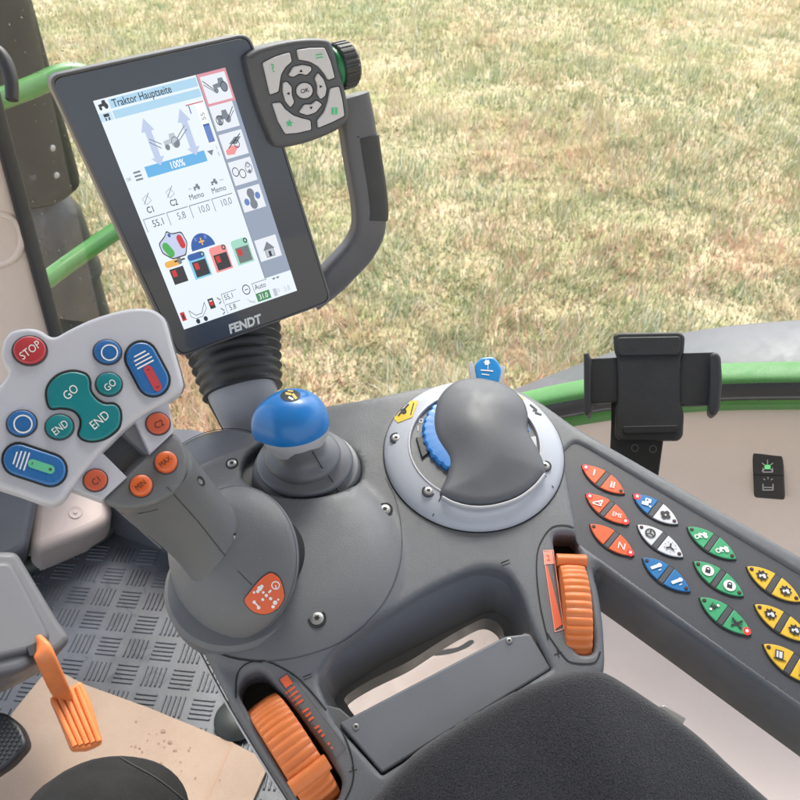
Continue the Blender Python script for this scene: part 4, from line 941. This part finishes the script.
D.line([(763, 484), (763, 490), (773, 490), (773, 484)], .9, mw); D.line([(764, 487.5), (772, 487.5)], .8, mw); [D.line([(768+4*math.cos(a_), 482+3*math.sin(a_)), (768+6*math.cos(a_), 482+5*math.sin(a_))], .7, mw) for a_ in (-2.4, -1.57, -.7)]; k.build('switch_symbol', ro, 0)
k = MB(); D = Draw(k, onplane(sw, .0046)); D.line([(753, 475), (784, 476)], .6, M_GAP); k.build('switch_gap', ro, 0)
# door sill: green textured lip, black seal, green inner edge
sl = thing('door_sill', 'green door sill with textured green lip and black rubber seal', 'door sill', wall(700, 400))
def strip(name, pxs, rx, ry, m, off=0, p=2.5):
    k = MB(); k.tube([wall(x, y, off) for x, y in pxs], rx, ry, WN, m, 16, p=p); k.build(name, sl, 60)
def sh(dy, s=1): return [(x, y+dy*s) for x, y in ((300, 468), (380, 444), (440, 431), (500, 419), (560, 406), (620, 396), (700, 388), (780, 385.5), (860, 386), (960, 390))]
strip('inner_edge', sh(12.5), .014, .012, M_GREEN, -.004)
strip('rubber_seal', sh(0), .016, .016, M_RUB, -.004)
strip('textured_lip', sh(-12), .0085, .020, M_GREENT, .004)
strip('seal_highlight', sh(7), .0030, .01, M_CON, -.010)
sc2 = MB(); Fz = Frame(0, 0, 0, (0, 0, 1), O=(0, 0, EYE.z-.97)); sc2.plate(Fz, fillet([(325, 745), (318, 690), (400, 640), (478, 596), (502, 596), (505, 622), (540, 632), (560, 690), (420, 790)], 6, 3), -.05, 0, .006, mat('shade_plate_beige', (.27, .215, .19), .6, bump=.4, var=.08))  # added plate; shade below the armrest opening is put into its darker beige
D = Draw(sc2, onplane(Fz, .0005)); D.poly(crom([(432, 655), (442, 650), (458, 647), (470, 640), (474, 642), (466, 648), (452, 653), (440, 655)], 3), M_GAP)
sc2.build('opening_shade_plate', None, 40, label='added plate in darkened beige, standing in for shade on the shelf below the armrest opening', category='shade plate')
# window pane and droplets
gp = thing('window_pane', 'clear side window pane with raindrops beside the beige pillar', 'window', wall(60, 350))
m = bpy.data.materials.new('pane_glass'); m.use_nodes = True; nt = m.node_tree; nt.nodes.clear()
out = nt.nodes.new('ShaderNodeOutputMaterial'); t1 = nt.nodes.new('ShaderNodeBsdfTransparent'); t2 = nt.nodes.new('ShaderNodeBsdfGlossy'); fz = nt.nodes.new('ShaderNodeFresnel'); mx = nt.nodes.new('ShaderNodeMixShader')
t1.inputs[0].default_value = (.93, .96, .94, 1); t2.inputs['Roughness'].default_value = .02; fz.inputs[0].default_value = 1.45
nt.links.new(fz.outputs[0], mx.inputs[0]); nt.links.new(t1.outputs[0], mx.inputs[1]); nt.links.new(t2.outputs[0], mx.inputs[2]); nt.links.new(mx.outputs[0], out.inputs[0])
k = MB(); a0, a1 = wall(-60, 560, .03), wall(1000, 415, .03); dW = Vector((1, -.42, 0)).normalized()
xs = (-.85, 1.3); V = []
for x_ in xs:
    for z_ in (EYE.z-.50, EYE.z+.75):
        V.append(W0+WN*.03+dW*((x_+.6)/dW.x)+Vector((0, 0, z_)))
V = [Vector((v.x, v.y, z)) for v, z in zip(V, (EYE.z-.86, EYE.z+.75, EYE.z-.50, EYE.z+.75))]
k.add(V, [(0, 2, 3, 1)], m); k.build('glass', gp, 0)
mdrop = mat('raindrop', (.25, .28, .28), .12, trans=.9, spec=.6)
k = MB()
for i in range(380):
    x = random.uniform(-5, 130); y = random.uniform(-10, 330)
    if random.random() > .35+.65*(abs(x-75) < 35): continue
    P = wall(x, y, .028); r = random.choice((.0005, .0007, .0008, .0011))*random.uniform(.7, 1.2)
    k.lathe(P+Vector((0, 0, 0)), -WN, [(r, 0), (r*.85, r*.4), (r*.5, r*.65), (.00001, r*.75)], mdrop, 8, X=(0, 0, 1), rmod=lambda a, q_, h: 1+.5*max(0, -math.cos(a)))
k.build('raindrops', gp, 60, kind='stuff')
# left pillar trim
pl = thing('pillar_trim', 'beige window pillar cover with oval moulding and black edge seal', 'pillar', wall(40, 330, -.1)-Vector((0, 0, .6)))
lv = lambda x, y, o=0: wall(x, y, o)
# line of its right edge, straight in space: from px(0,140)->(50,322)
e0, e1_ = wall(-34, 0, -.03), wall(67, 378, -.03)
def pil(t, side, dep): return e0.lerp(e1_, t)-dW*side-WN*dep
k = MB(); rows = []
for t in np.linspace(-.2, 1.42, 24):
    bul = .02+.02*math.sin(max(0, min(1, t))*3)
    rows.append([pil(t, s_, d_) for s_, d_ in ((0, -.01), (.002, .012), (.012, .022), (.04, .03+bul*.2), (.10, .04+bul*.4), (.2, .05+bul*.4), (.34, .05))])
k.loft(rows, M_BEIGE, closed=False); PLS = k.surf(); k.build('pillar_cover', pl, 60)
k = MB(); k.tube([pil(t, -.003, .002) for t in (-.2, .3, .8, 1.42)], .0050, .014, WN, M_RUB, 12, p=3); k.build('edge_seal', pl, 60)
k = MB(); PP = [drape(PLS, .0)(x, y) for x, y in crom([(-20, 208), (2, 214), (16, 222), (22, 236), (19, 252), (8, 262), (-20, 270)], 3, False)]; PP = [p for p in PP if p]
if len(PP) > 3: k.tube(PP, .006, .006, WN, M_BEIGE, 10); k.build('oval_moulding', pl, 60)
# black hook
hk = MB(); hk.tube([EYE+ray(x, y)*1.02 for x, y in ((-14, 52), (-4, 52), (5, 62), (11, 80), (12, 100))], lambda f: .011-.004*f, .008, cF, M_BLACK, 14, p=2.8)
hk.build('cab_hook', None, 60, label='small curved black hook at the pillar near the top left corner', category='hook')
# green tubes outside and exhaust
gr = thing('grab_rail', 'bright green tubular hand rail outside the window, behind the terminal', 'hand rail', EYE+ray(80, 240)*1.7-Vector((0, 0, .3)))
k = MB(); k.tube([EYE+ray(x, y)*t for x, y, t in ((-60, 125, 1.62), (-10, 103, 1.66), (30, 88, 1.68), (58, 76, 1.70), (80, 74, 1.72), (96, 86, 1.75), (112, 120, 1.8))], .022, .022, (0, 0, 1), M_GREEN, 20); k.build('rail_tube', gr, 60, label='upper tube')
k = MB(); k.tube([EYE+ray(x, y)*t for x, y, t in ((20, 302, 1.66), (52, 276, 1.70), (85, 252, 1.72), (130, 222, 1.75), (170, 200, 1.78))], .019, .019, (0, 0, 1), M_GREEN, 20); k.build('rail_tube', gr, 60, label='lower tube')
ex = thing('exhaust_stack', 'dark wet cylindrical exhaust stack outside the left window', 'exhaust', EYE+ray(70, 330)*2.0-Vector((0, 0, .5)))
Pt = EYE+ray(-6, 60)*1.9; cx_, cy_ = Pt.x, Pt.y
zc = lambda py: (lambda r: EYE.z+r.z*(math.hypot(cx_, cy_)/math.hypot(r.x, r.y)))(ray(-6+(py-60)*.30, py))
M_EXH = mat('exhaust_dark', (.010, .015, .014), .5, spec=.25, bump=.15, bscale=60, var=.3, vscale=10); M_EXL = mat('exhaust_pipe_grey', (.028, .035, .040), .35, metal=.1, var=.3, vscale=12)
k = MB(); z1 = zc(188); k.lathe((cx_, cy_, 0), (0, 0, 1), [(.05, z1-.03), (.095, z1-.015), (.115, z1), (.118, z1+.02), (.118, zc(-60)), (.118, zc(-60)+.4)], M_EXH, 48); k.build('heat_shield', ex, 50)
k = MB(); z2, z3 = zc(205), zc(262); k.lathe((cx_, cy_, 0), (0, 0, 1), [(.10, z3-.9), (.10, z3-.05), (.112, z3-.045), (.112, z3-.02), (.106, z3), (.108, z3+.03), (.100, z2-.03), (.086, z2), (.05, z1)], M_EXL, 48); k.build('exhaust_pipe', ex, 50)
k = MB()
for (x, y) in ((52, 148), (56, 175), (33, 177)):
    r_ = ray(x, y); 
    a_ = r_.x**2+r_.y**2; b_ = -2*(r_.x*cx_+r_.y*cy_); c_ = cx_**2+cy_**2-.118**2; dd = b_*b_-4*a_*c_
    if dd > 0: t_ = (-b_-math.sqrt(dd))/(2*a_); P = EYE+r_*t_; nn = Vector((P.x-cx_, P.y-cy_, 0)); k.lathe(P, nn, [(.008, 0), (.008, .004), (.005, .006)], M_STEEL if x != 33 else M_EXL, 12)
if k.v: k.build('shield_bolts', ex, 40)
# outside rear fender
fe = MB(); tp_ = [(300, 447), (400, 418), (500, 394), (545, 378), (600, 357), (650, 341), (700, 331), (760, 324), (850, 318), (960, 312)]
FH = lambda x, y, z: (lambda r: EYE+r*((EYE.z-z)/-r.z))(ray(x, y))
L0 = [wall(x, y, .42) for x, y in crom(tp_, 4, False)]
Ls = [[p+WN*.03-Vector((0, 0, .05)) for p in L0], [p+WN*.01-Vector((0, 0, .004)) for p in L0], L0, [p-WN*.12-Vector((0, 0, .035)) for p in L0], [p-WN*.26-Vector((0, 0, .09)) for p in L0], [p-WN*.37-Vector((0, 0, .17)) for p in L0], [p-WN*.38-Vector((0, 0, .6)) for p in L0]]
fe.loft(Ls, M_FEND, closed=False); fe.build('rear_fender', None, 60, label='broad grey rear fender outside, beyond the green door sill', category='fender')
# front sill outside at left (grey ledge beyond the armrest)
fs = MB(); q0 = [(125, 436), (160, 430), (192, 430), (215, 436), (240, 446), (300, 470)]
L0 = [wall(x, y, .05) for x, y in crom(q0, 4, False)]
fs.loft([[p+Vector((0, 0, 0))-Vector((0, 0, .03)) for p in L0], L0, [p-WN*.05-Vector((0, 0, .008)) for p in L0], [p-WN*.13-Vector((0, 0, .05)) for p in L0], [p-WN*.15-Vector((0, 0, .5)) for p in L0]], M_FEND, closed=False)
fs.build('sill_cover', None, 60, label='low grey sill cover between the joystick and the grass', category='cover')
# round pod between sill and armrest front
pd = MB(); pc_ = A.pt(222, 484, -.022); pd.lathe(pc_, A.N, [(.058, -.05), (.057, -.01), (.054, .000), (.046, .006), (.02, .010), (.0001, .011)], M_CON2, 48); pd.lathe(pc_, A.N, [(.0555, .000), (.0548, .0012), (.0540, .0012)], M_GAP, 48, caps=False)
pd.build('speaker_pod', arm, 60) if 0 else pd.build('front_pod', arm, 60)
# beige box on floor at left, grey panel, dark rim
M_BOX = mat('shaded_box_beige', (.42, .35, .32), .6, bump=.3, var=.06); bf = MB(); Fb = Frame(70, 520, 1.52, (-ray(70, 520).normalized()+cU*.5))  # darker copy of the trim beige, shade under the dash put into the colour
bf.plate(Fb, fillet([(36, 470), (80, 455), (104, 487), (113, 505), (110, 521), (90, 532), (38, 551), (29, 545)], 9, 4), -.15, 0, .018, M_BOX, seg=5)
Dk = Draw(bf, onplane(Fb, .0008)); 
bf.lathe(Fb.pt(75.5, 512.5, .001), Fb.N, [(.013, -.002), (.012, .001), (.009, 0), (.004, .0), (.003, .002), (.0001, .002)], M_BOX, 24)
bf.build('floor_box', None, 60, label='small beige moulded cover with a screw, standing at the floor edge below the joystick head', category='cover')
gpn = MB(); Fg = Frame(10, 520, 1.45, (-ray(10, 520).normalized()+cU*.3))
gpn.plate(Fg, fillet([(-80, 470), (44, 470), (37, 500), (28, 548), (14, 556), (-80, 590)], 8, 4), -.12, 0, .015, M_FEND)
gpn.build('dash_panel', None, 60, label='smooth grey dash panel at the left edge, above the steering column housing', category='panel')
rm_ = MB(); pts = [(20, 568), (38, 561), (70, 548), (100, 534), (122, 514), (150, 503), (182, 500), (240, 505)]
rm_.tube([FL.pt(x, y, .010) for x, y in pts], .020, .016, (0, 0, 1), mat('rim_olive', (.05, .058, .045), .5, var=.2), 12); rm_.build('floor_edging', None, 60, label='dark olive rubber edging along the far rim of the cab floor', category='edging')
# steering column housing with orange lever
sc_ = thing('steering_column', 'grey steering column foot with an orange ribbed tilt lever', 'steering column', FL.pt(10, 690))
Fs = Frame(30, 620, 1.16, (-ray(30, 620).normalized()*.8+cU*.35+cR*.25))
M_SCG = mat('column_grey', (.12, .118, .125), .45, bump=.2, var=.06, vscale=7)
k = MB(); k.plate(Fs, fillet([(-70, 548), (18, 550), (30, 570), (60, 620), (73, 637), (62, 650), (20, 672), (-70, 690)], 7, 4), -.10, 0, .012, M_SCG, seg=5); k.plate(Fs, fillet([(-70, 562), (12, 560), (26, 585), (53, 637), (35, 650), (-70, 676)], 8, 4), -.02, .010, .009, M_SCG, seg=5); k.build('column_housing', sc_, 50)
k = MB(); k.plate(Fs, fillet([(26, 646), (47, 637), (52, 650), (30, 657)], 3, 3), .004, .0108, .001, M_BLACK); k.build('lever_slot', sc_)
k = MB(); k.tube([EYE+ray(x, y)*t for x, y, t in ((38, 642, 1.16), (42, 650, 1.13), (50, 668, 1.135), (60, 690, 1.155), (67, 703, 1.185))], .0140, .005, cF, M_ORW, 16, p=3.5); k.build('tilt_lever', sc_, 50)
Fo = Frame(76, 715, 1.16, (-ray(76, 715).normalized()*.9+cU*.25))
k = MB(); og = fillet([(49, 697), (58, 694), (74, 684), (81, 680), (91, 700), (103, 742), (88, 749), (71, 750), (60, 722)], 4, 3); k.plate(Fo, og, -.016, 0, .004, M_ORW)
for i in range(5):
    f = i/4; a_ = (54+23*f, 701-14*f); b_ = (75+24*f, 746-5*f)
    k.tube([Fo.pt(a_[0], a_[1], .001), Fo.pt((a_[0]+b_[0])/2, (a_[1]+b_[1])/2, .001), Fo.pt(b_[0], b_[1], .001)], .0038, .003, Fo.N, M_ORW, 10)
k.build('lever_pad', sc_, 50)
# cardboard on the floor
M_CARD = mat('cardboard', (.31, .225, .165), .8, bump=.3, bscale=120, var=.07, vscale=9, grain=.05, gscale=500)
cb = MB(); Fc = Frame(0, 0, 0, (0, 0, 1), O=(0, 0, ZF+.004)); pol = [(50, 666), (84, 684), (150, 708), (232, 742), (270, 762), (240, 830), (200, 900), (-60, 900), (-60, 830), (-10, 760), (12, 713)]
cb.plate(Fc, fillet(pol, 2, 2), 0, .005, .001, M_CARD)
k = cb; Dd = Draw(k, onplane(Fc, .0054)); mcr = mat('cardboard_crease', (.33, .22, .15), .8); mdt = mat('cardboard_dirt', (.24, .16, .12), .9)
Dd.poly([(231, 741.5), (233.5, 742.5), (207, 800), (200, 812), (198, 811)], mcr)
for i in range(46): 
    x, y = random.gauss(160, 26), random.gauss(748, 16); Dd.mp = onplane(Fc, .0054+i*.00001); 
    if y > 700+(x-84)*.4: Dd.disc((x, y), random.choice((.5, .8, 1.2)), mdt, n=6)
Dd.mp = onplane(Fc, .0060); Dd.disc((163, 731), 2.6, mdt, 2, n=9); Dd.disc((170, 742), 2.3, mdt, 1.8, n=9)
cb.build('cardboard_sheet', None, 40, label='creased pale brown cardboard sheet lying on the ribbed floor', category='cardboard')
# pedal
pdl = MB(); Fq = Frame(5, 740, 1.12, (0, -.25, 1)); pp = fillet([(-50, 715), (-4, 711), (6, 713), (20, 724), (28, 744), (10, 764), (-30, 790), (-60, 790)], 8, 4)
pdl.plate(Fq, pp, -.02, 0, .005, M_BLACK)
for i in range(-12, 9):
    for j in range(-10, 12):
        x, y = 0+i*5+(j % 2)*2.5, 745+j*4.4
        if inpoly(np.array([(x, y)]), offset(ccw(pp), 4))[0]: pdl.lathe(Fq.pt(x, y, 0), Fq.N, [(.0026, 0), (.0016, .0022), (.0008, .0024)], M_RUB, 6)
pdl.build('brake_pedal', None, 40, label='black studded pedal at the lower left edge over the cardboard', category='pedal')
# person's knee
M_TRS = mat('trouser_cloth', (.018, .0175, .0175), .9, bump=.8, bscale=700, var=.2, vscale=14, grain=.25, gscale=900, spec=.15)
pr_ = MB(); rings = []
def ringp(c, t, up, a, b, n=40):
    t = t.normalized(); up = Vector(up); up = (up-t*up.dot(t)).normalized(); w = t.cross(up); return [c+w*math.cos(x)*a+up*math.sin(x)*b*(1.0 if math.sin(x) > 0 else .9) for x in np.linspace(0, 2*math.pi, n+1)[:-1]]
hip = EYE+Vector((-.17, -.32, -.86)); knee = EYE+ray(88, 868)*.83; foot = Vector((knee.x-.05, knee.y+.0, ZF+.07))
ctrl = [(hip, .098, .090), (hip.lerp(knee, .35), .092, .082), (hip.lerp(knee, .7), .090, .073), (hip.lerp(knee, .93), .096, .070), (knee+Vector((0, .035, -.012)), .092, .073), (knee+Vector((.0, .075, -.055)), .078, .062), (knee.lerp(foot, .22)+Vector((0, .062, 0)), .058, .058), (knee.lerp(foot, .5)+Vector((0, .03, 0)), .055, .058), (knee.lerp(foot, .8), .052, .052), (foot, .050, .050)]
cs = crom([tuple(c[0])+(c[1], c[2]) for c in ctrl], 6, False)
for i, c_ in enumerate(cs):
    P = Vector(c_[:3]); t_ = Vector(cs[min(i+1, len(cs)-1)][:3])-Vector(cs[max(i-1, 0)][:3]); up_ = Vector((0, .5, 1)) if t_.y > abs(t_.z) else Vector((0, 1, .35)); rings.append(ringp(P, t_, (0, .75, .75), c_[3]*(1+.012*math.sin(i*2.1)), c_[4]))
pr_.loft(rings, M_TRS, cap0=True, cap1=True)
per = thing('person', 'bent knee and thigh of a seated person in dark grey work trousers', 'person', (foot.x, foot.y, ZF))
PRS = pr_.surf(); pr_.build('trousers', per, 60)
k = MB(); D = Draw(k, drape(PRS, .0012)); D.line(crom([(112, 753), (130, 764), (155, 778), (180, 797), (190, 806)], 4, False), 1.0, mat('seam_thread', (.03, .03, .03), .8)); k.build('seam', per, 0)
k = MB(); lp = [drape(PRS, .003)(x, y) for x, y in ((168, 772), (178, 778), (188, 790), (200, 806))]; lp = [p for p in lp if p]
if len(lp) >= 3: k.tube(lp, .006, .003, cF, M_BLACK, 10); k.build('strap', per, 50)
sho = MB(); sho.tube([foot+Vector((0, -.07, -.035)), foot+Vector((0, 0, -.03)), foot+Vector((-.01, .04, -.042)), foot+Vector((-.02, .09, -.05))], lambda f: .045-.01*abs(f-.5), lambda f: .036-.018*f, (0, 0, 1), M_BLACK, 20); sho.build('shoe', per, 60)
# armrest support column under the console
k = MB(); k.box(A.pt(480, 900, -.18), A.X, A.Y, A.N, .13, .12, .20, M_GRIP); k.build('support_column', arm, 30)
k = MB(); k.lathe(FL.pt(238, 722, .0), (0, 0, 1), [(.035, 0), (.038, .01), (.03, .02), (.01, .022)], mat('bracket_olive', (.02, .024, .02), .5), 24); k.build('floor_plug', None, 50, label='dark round rubber plug on the floor below the left armrest edge', category='plug')
M_LINER = mat('roof_liner', (.42, .42, .44), .8)
rf = MB(); rf.plate(Frame(0, 0, 0, (0, 0, 1), O=(0, 0, EYE.z+.40)), fillet([(-1.15, -1.0), (1.1, -1.0), (1.1, .95), (-1.15, .95)], .12, 5), -.0, .12, .03, M_LINER, px=False)  # unseen roof, added to darken the cab interior against the bright field
rf.build('unseen_cab_roof', None, 40, label='unseen pale lined cab roof, added overhead to shade the armrest and driver', category='roof')
#============================================================== PHONE HOLDER
ph_ = thing('phone_holder', 'empty black phone holder with two side jaws behind the button panel', 'phone holder', A.pt(640, 462))
Pf = Frame(650, 390, .74, (-ray(650, 390).normalized()+cU*.15))
M_PH = mat('holder_black', (.016, .017, .02), .5, bump=.5, bscale=1500, var=.1)
k = MB(); k.plate(Pf, fillet([(613, 335), (618, 332.5), (680, 331.5), (685, 336), (684, 352), (681, 358), (681, 404), (684, 414), (683, 436), (678, 440.5), (619, 440), (614.5, 436), (615, 410), (617, 402), (617, 358), (614, 350)], 3, 3), -.008, .0, .0022, M_PH); BPS = k.surf(); k.build('back_plate', ph_, 50)
k = MB(); k.plate(Pf, fillet([(617, 337), (681, 336), (680, 355), (618, 356)], 4, 3), -.001, .0016, .0012, M_PH); k.build('pad', ph_, 50); k = MB(); k.plate(Pf, fillet([(622, 426), (678, 425), (677, 433), (623, 434)], 3, 3), -.001, .0014, .001, M_GAP); k.build('pad', ph_, 50)
k = MB(); k.plate(Pf, [(586, 358.5), (622, 357), (622, 402), (588, 403.5)], -.012, -.0045, .001, M_PH); k.build('jaw_arm', ph_)
k = MB(); k.plate(Pf, [(675, 353), (714, 352), (714, 405), (675, 406)], -.012, -.0045, .001, M_PH); k.build('jaw_arm', ph_)
k = MB(); k.plate(Pf, fillet([(583.5, 353), (588.5, 352), (591, 360), (590.5, 411), (586.5, 416), (584, 412)], 1.5, 2), -.014, .014, .002, M_PH); k.build('jaw', ph_, 50)
k = MB(); k.plate(Pf, fillet([(710, 354), (716, 351), (721, 356), (722.5, 380), (720, 410), (713, 416), (708.5, 412), (710, 380)], 3, 3), -.014, .012, .003, M_PH); k.build('jaw', ph_, 50)
k = MB(); st_ = Frame(0, 0, 0, Pf.N, O=Pf.O-Pf.N*.012); k.plate(st_, [(611, 400), (616, 398), (622, 430), (664, 436), (657, 486), (640, 500), (610, 450), (611, 425)], -.006, 0, .001, M_PH); k.build('stem', ph_)
k = MB(); D = Draw(k, onplane(st_, .0006)); [D.ring(c_, 3.4, .9, M_CON) for c_ in ((635, 448), (653, 449))]; k.build('stem_rivets', ph_, 0)
#============================================================== GROUND AND GRASS
m = bpy.data.materials.new('ground_soil'); m.use_nodes = True; nt = m.node_tree; b = nt.nodes['Principled BSDF']; b.inputs['Roughness'].default_value = .95; b.inputs['Specular IOR Level'].default_value = .1
def patchcol(nt, cols, scales=((.55, 6), (4, 8))):
    g = nt.nodes.new('ShaderNodeNewGeometry')
    n1 = nt.nodes.new('ShaderNodeTexNoise'); n1.inputs['Scale'].default_value = scales[0][0]; n1.inputs['Detail'].default_value = 6; n1.inputs['Roughness'].default_value = .65
    n2 = nt.nodes.new('ShaderNodeTexNoise'); n2.inputs['Scale'].default_value = scales[1][0]; n2.inputs['Detail'].default_value = 8; n2.inputs['Roughness'].default_value = .7
    nt.links.new(g.outputs['Position'], n1.inputs['Vector']); nt.links.new(g.outputs['Position'], n2.inputs['Vector'])
    ad = nt.nodes.new('ShaderNodeMath'); ad.operation = 'MULTIPLY_ADD'; ad.inputs[1].default_value = .5; nt.links.new(n1.outputs['Fac'], ad.inputs[0])
    m2 = nt.nodes.new('ShaderNodeMath'); m2.operation = 'MULTIPLY'; m2.inputs[1].default_value = .5; nt.links.new(n2.outputs['Fac'], m2.inputs[0]); nt.links.new(m2.outputs[0], ad.inputs[2])
    r = nt.nodes.new('ShaderNodeValToRGB'); e_ = r.color_ramp.elements
    while len(e_) < len(cols): e_.new(.5)
    for el, (p_, c_) in zip(e_, cols): el.position = p_; el.color = (*c_, 1)
    nt.links.new(ad.outputs[0], r.inputs[0]); return r, ad
r_, _ = patchcol(nt, [(.36, (.20, .22, .08)), (.46, (.34, .31, .17)), (.54, (.48, .39, .25)), (.66, (.55, .40, .29))]); nt.links.new(r_.outputs[0], b.inputs['Base Color'])
gk = MB(); NG = 40; ext = [-300, -60, -20] + list(np.linspace(-10, 14, 44)) + [25, 60, 300]; eyv = [-300, -40, -5] + list(np.linspace(0, 16, 44)) + [30, 80, 400]
V = []; 
for y in eyv:
    for x in ext: V.append((x, y, .03*math.sin(x*1.3+y*.7)+.02*math.sin(y*2.1-x*.6)))
nx = len(ext); gk.add(V, [(i*nx+j, i*nx+j+1, (i+1)*nx+j+1, (i+1)*nx+j) for i in range(len(eyv)-1) for j in range(nx-1)], m)
gk.build('ground', None, 180, base=(0, 0, 0), kind='structure')
# blades
NB = 520000
rr = np.random.rand(NB); Y = 1.6+ (16-1.6)*rr**1.9; half = .62*Y+1.6; X = (np.random.rand(NB)*2-1)*half
Z = .03*np.sin(X*1.3+Y*.7)+.02*np.sin(Y*2.1-X*.6)
def vnoise(x, y, s, seed):
    rs = np.random.RandomState(seed); G = rs.rand(256, 256); xx = x*s+50; yy = y*s+50; xi = np.floor(xx).astype(int); yi = np.floor(yy).astype(int); fx_ = xx-xi; fy_ = yy-yi; fx_ = fx_*fx_*(3-2*fx_); fy_ = fy_*fy_*(3-2*fy_)
    g = lambda a, b: G[a % 256, b % 256]
    return (g(xi, yi)*(1-fx_)+g(xi+1, yi)*fx_)*(1-fy_)+(g(xi, yi+1)*(1-fx_)+g(xi+1, yi+1)*fx_)*fy_
pn = .42*vnoise(X, Y, .8, 1)+.33*vnoise(X, Y, 2.6, 2)+.25*vnoise(X, Y, 8, 3); pn = .5+(pn-.5)*1.35; p2_ = vnoise(X, Y, 1.3, 9)*.6+vnoise(X, Y, 5, 10)*.4
tall = vnoise(X, Y, 3.5, 5)
a = np.random.rand(NB)*2*np.pi*.55+vnoise(X, Y, 4, 8)*9; ln = (.03+.10*np.random.rand(NB)**1.6)*(.35+1.2*tall); lean = .25+.75*np.random.rand(NB)
wd = (.0018+.0022*np.random.rand(NB))*(1+Y*.10)
dx, dy = np.cos(a), np.sin(a)
hz = ln*np.sqrt(np.maximum(0, 1-lean**2))+.004
P0 = np.stack([X-dy*wd, Y+dx*wd, Z-.004], 1); P1 = np.stack([X+dy*wd, Y-dx*wd, Z-.004], 1)
P2 = np.stack([X+dx*ln*lean, Y+dy*ln*lean, Z+hz], 1)
VV = np.stack([P0, P1, P2], 1).reshape(-1, 3)
me = bpy.data.meshes.new('grass'); me.vertices.add(NB*3); me.vertices.foreach_set('co', VV.astype(np.float32).ravel())
me.loops.add(NB*3); me.loops.foreach_set('vertex_index', np.arange(NB*3, dtype=np.int32)); me.polygons.add(NB); me.polygons.foreach_set('loop_start', np.arange(0, NB*3, 3, dtype=np.int32))
me.update(calc_edges=True)
straw = np.array([.60, .48, .32]); pale = np.array([.74, .69, .58]); green = np.array([.22, .29, .14]); ygr = np.array([.46, .44, .25]); brown = np.array([.54, .37, .27])
u = np.random.rand(NB); gsel = np.clip((.56-pn)*5+.5, 0, 1)
farm = np.clip((Y-4.5)/3, 0, 1)
c = np.where((u < .42*gsel+.12)[:, None], green*.5+ygr*.5*1.0, straw)
c = np.where((u > .86)[:, None], pale, c); c = np.where(((u > .50) & (u < .88) & (p2_+.10*np.clip((5-Y)/2, 0, 1) > .56))[:, None], brown*1.1, c); c = np.where(((u > .5) & (u < .5+.3*farm))[:, None], ygr, c)
c = np.where((np.random.rand(NB) < .10*gsel)[:, None], green, c)
c = c*(1+.10*(p2_[:, None]-.5)*np.array([2.2, -.2, -.6])); c = c*(.82+.3*np.random.rand(NB)+.10*(tall-.5))[:, None]; c = c*(.85+.3*(p2_-.2)*0+.15)[:, None] if False else c
ca_ = me.color_attributes.new('tint', 'FLOAT_COLOR', 'POINT'); cc4 = np.ones((NB, 3, 4), np.float32); cc4[:, :, :3] = c[:, None, :]; ca_.data.foreach_set('color', cc4.ravel())
m = bpy.data.materials.new('grass_blades'); m.use_nodes = True; nt = m.node_tree; b = nt.nodes['Principled BSDF']; at = nt.nodes.new('ShaderNodeAttribute'); at.attribute_name = 'tint'; nt.links.new(at.outputs['Color'], b.inputs['Base Color']); b.inputs['Roughness'].default_value = .8; b.inputs['Specular IOR Level'].default_value = .15
tr_n = nt.nodes.new('ShaderNodeBsdfTranslucent'); mxs = nt.nodes.new('ShaderNodeMixShader'); mxs.inputs[0].default_value = .35; o_n = nt.nodes['Material Output']
nt.links.new(at.outputs['Color'], tr_n.inputs['Color']); nt.links.new(b.outputs[0], mxs.inputs[1]); nt.links.new(tr_n.outputs[0], mxs.inputs[2]); nt.links.new(mxs.outputs[0], o_n.inputs['Surface'])
me.materials.append(m); go = bpy.data.objects.new('grass', me); COL.objects.link(go); go['kind'] = 'stuff'; go['label'] = 'short dry yellow green meadow grass'; go['category'] = 'grass'
#============================================================== CAMERA, LIGHT, WORLD
cam = bpy.data.cameras.new('camera'); co = bpy.data.objects.new('camera', cam); COL.objects.link(co); co.location = EYE; co.rotation_euler = (math.pi/2-PITCH, 0, 0)
cam.sensor_width = 36; cam.lens = 36; cam.dof.use_dof = True; cam.dof.focus_distance = .63; cam.dof.aperture_fstop = 24; cam.clip_start = .02; cam.clip_end = 2000; SC.camera = co
w = bpy.data.worlds.new('World'); SC.world = w; w.use_nodes = True; nt = w.node_tree; bg = nt.nodes['Background']
sky = nt.nodes.new('ShaderNodeTexSky'); sky.sky_type = 'NISHITA'; sky.sun_disc = False; SE, SA = rad(56), rad(8)
sky.sun_elevation = SE; sky.sun_rotation = SA; sky.air_density = 1; sky.dust_density = 4; sky.ozone_density = 1
hsv = nt.nodes.new('ShaderNodeHueSaturation'); hsv.inputs['Saturation'].default_value = .6
nt.links.new(sky.outputs[0], hsv.inputs['Color']); nt.links.new(hsv.outputs[0], bg.inputs[0]); bg.inputs[1].default_value = .135
s = bpy.data.lights.new('sun', 'SUN'); s.energy = .75; s.angle = rad(22); s.color = (1, .97, .93); so_ = bpy.data.objects.new('sun', s); COL.objects.link(so_)
# sun direction: sky sun_rotation is measured clockwise from +Y
sd = Vector((math.sin(SA)*math.cos(SE), math.cos(SA)*math.cos(SE), math.sin(SE))); so_.rotation_euler = sd.to_track_quat('Z', 'Y').to_euler(); so_.location = (0, 0, 10)
vs = SC.view_settings; vs.view_transform = 'Standard'; vs.look = 'None'; vs.gamma = 1; vs.exposure = 1.88
SC.display_settings.display_device = 'sRGB'
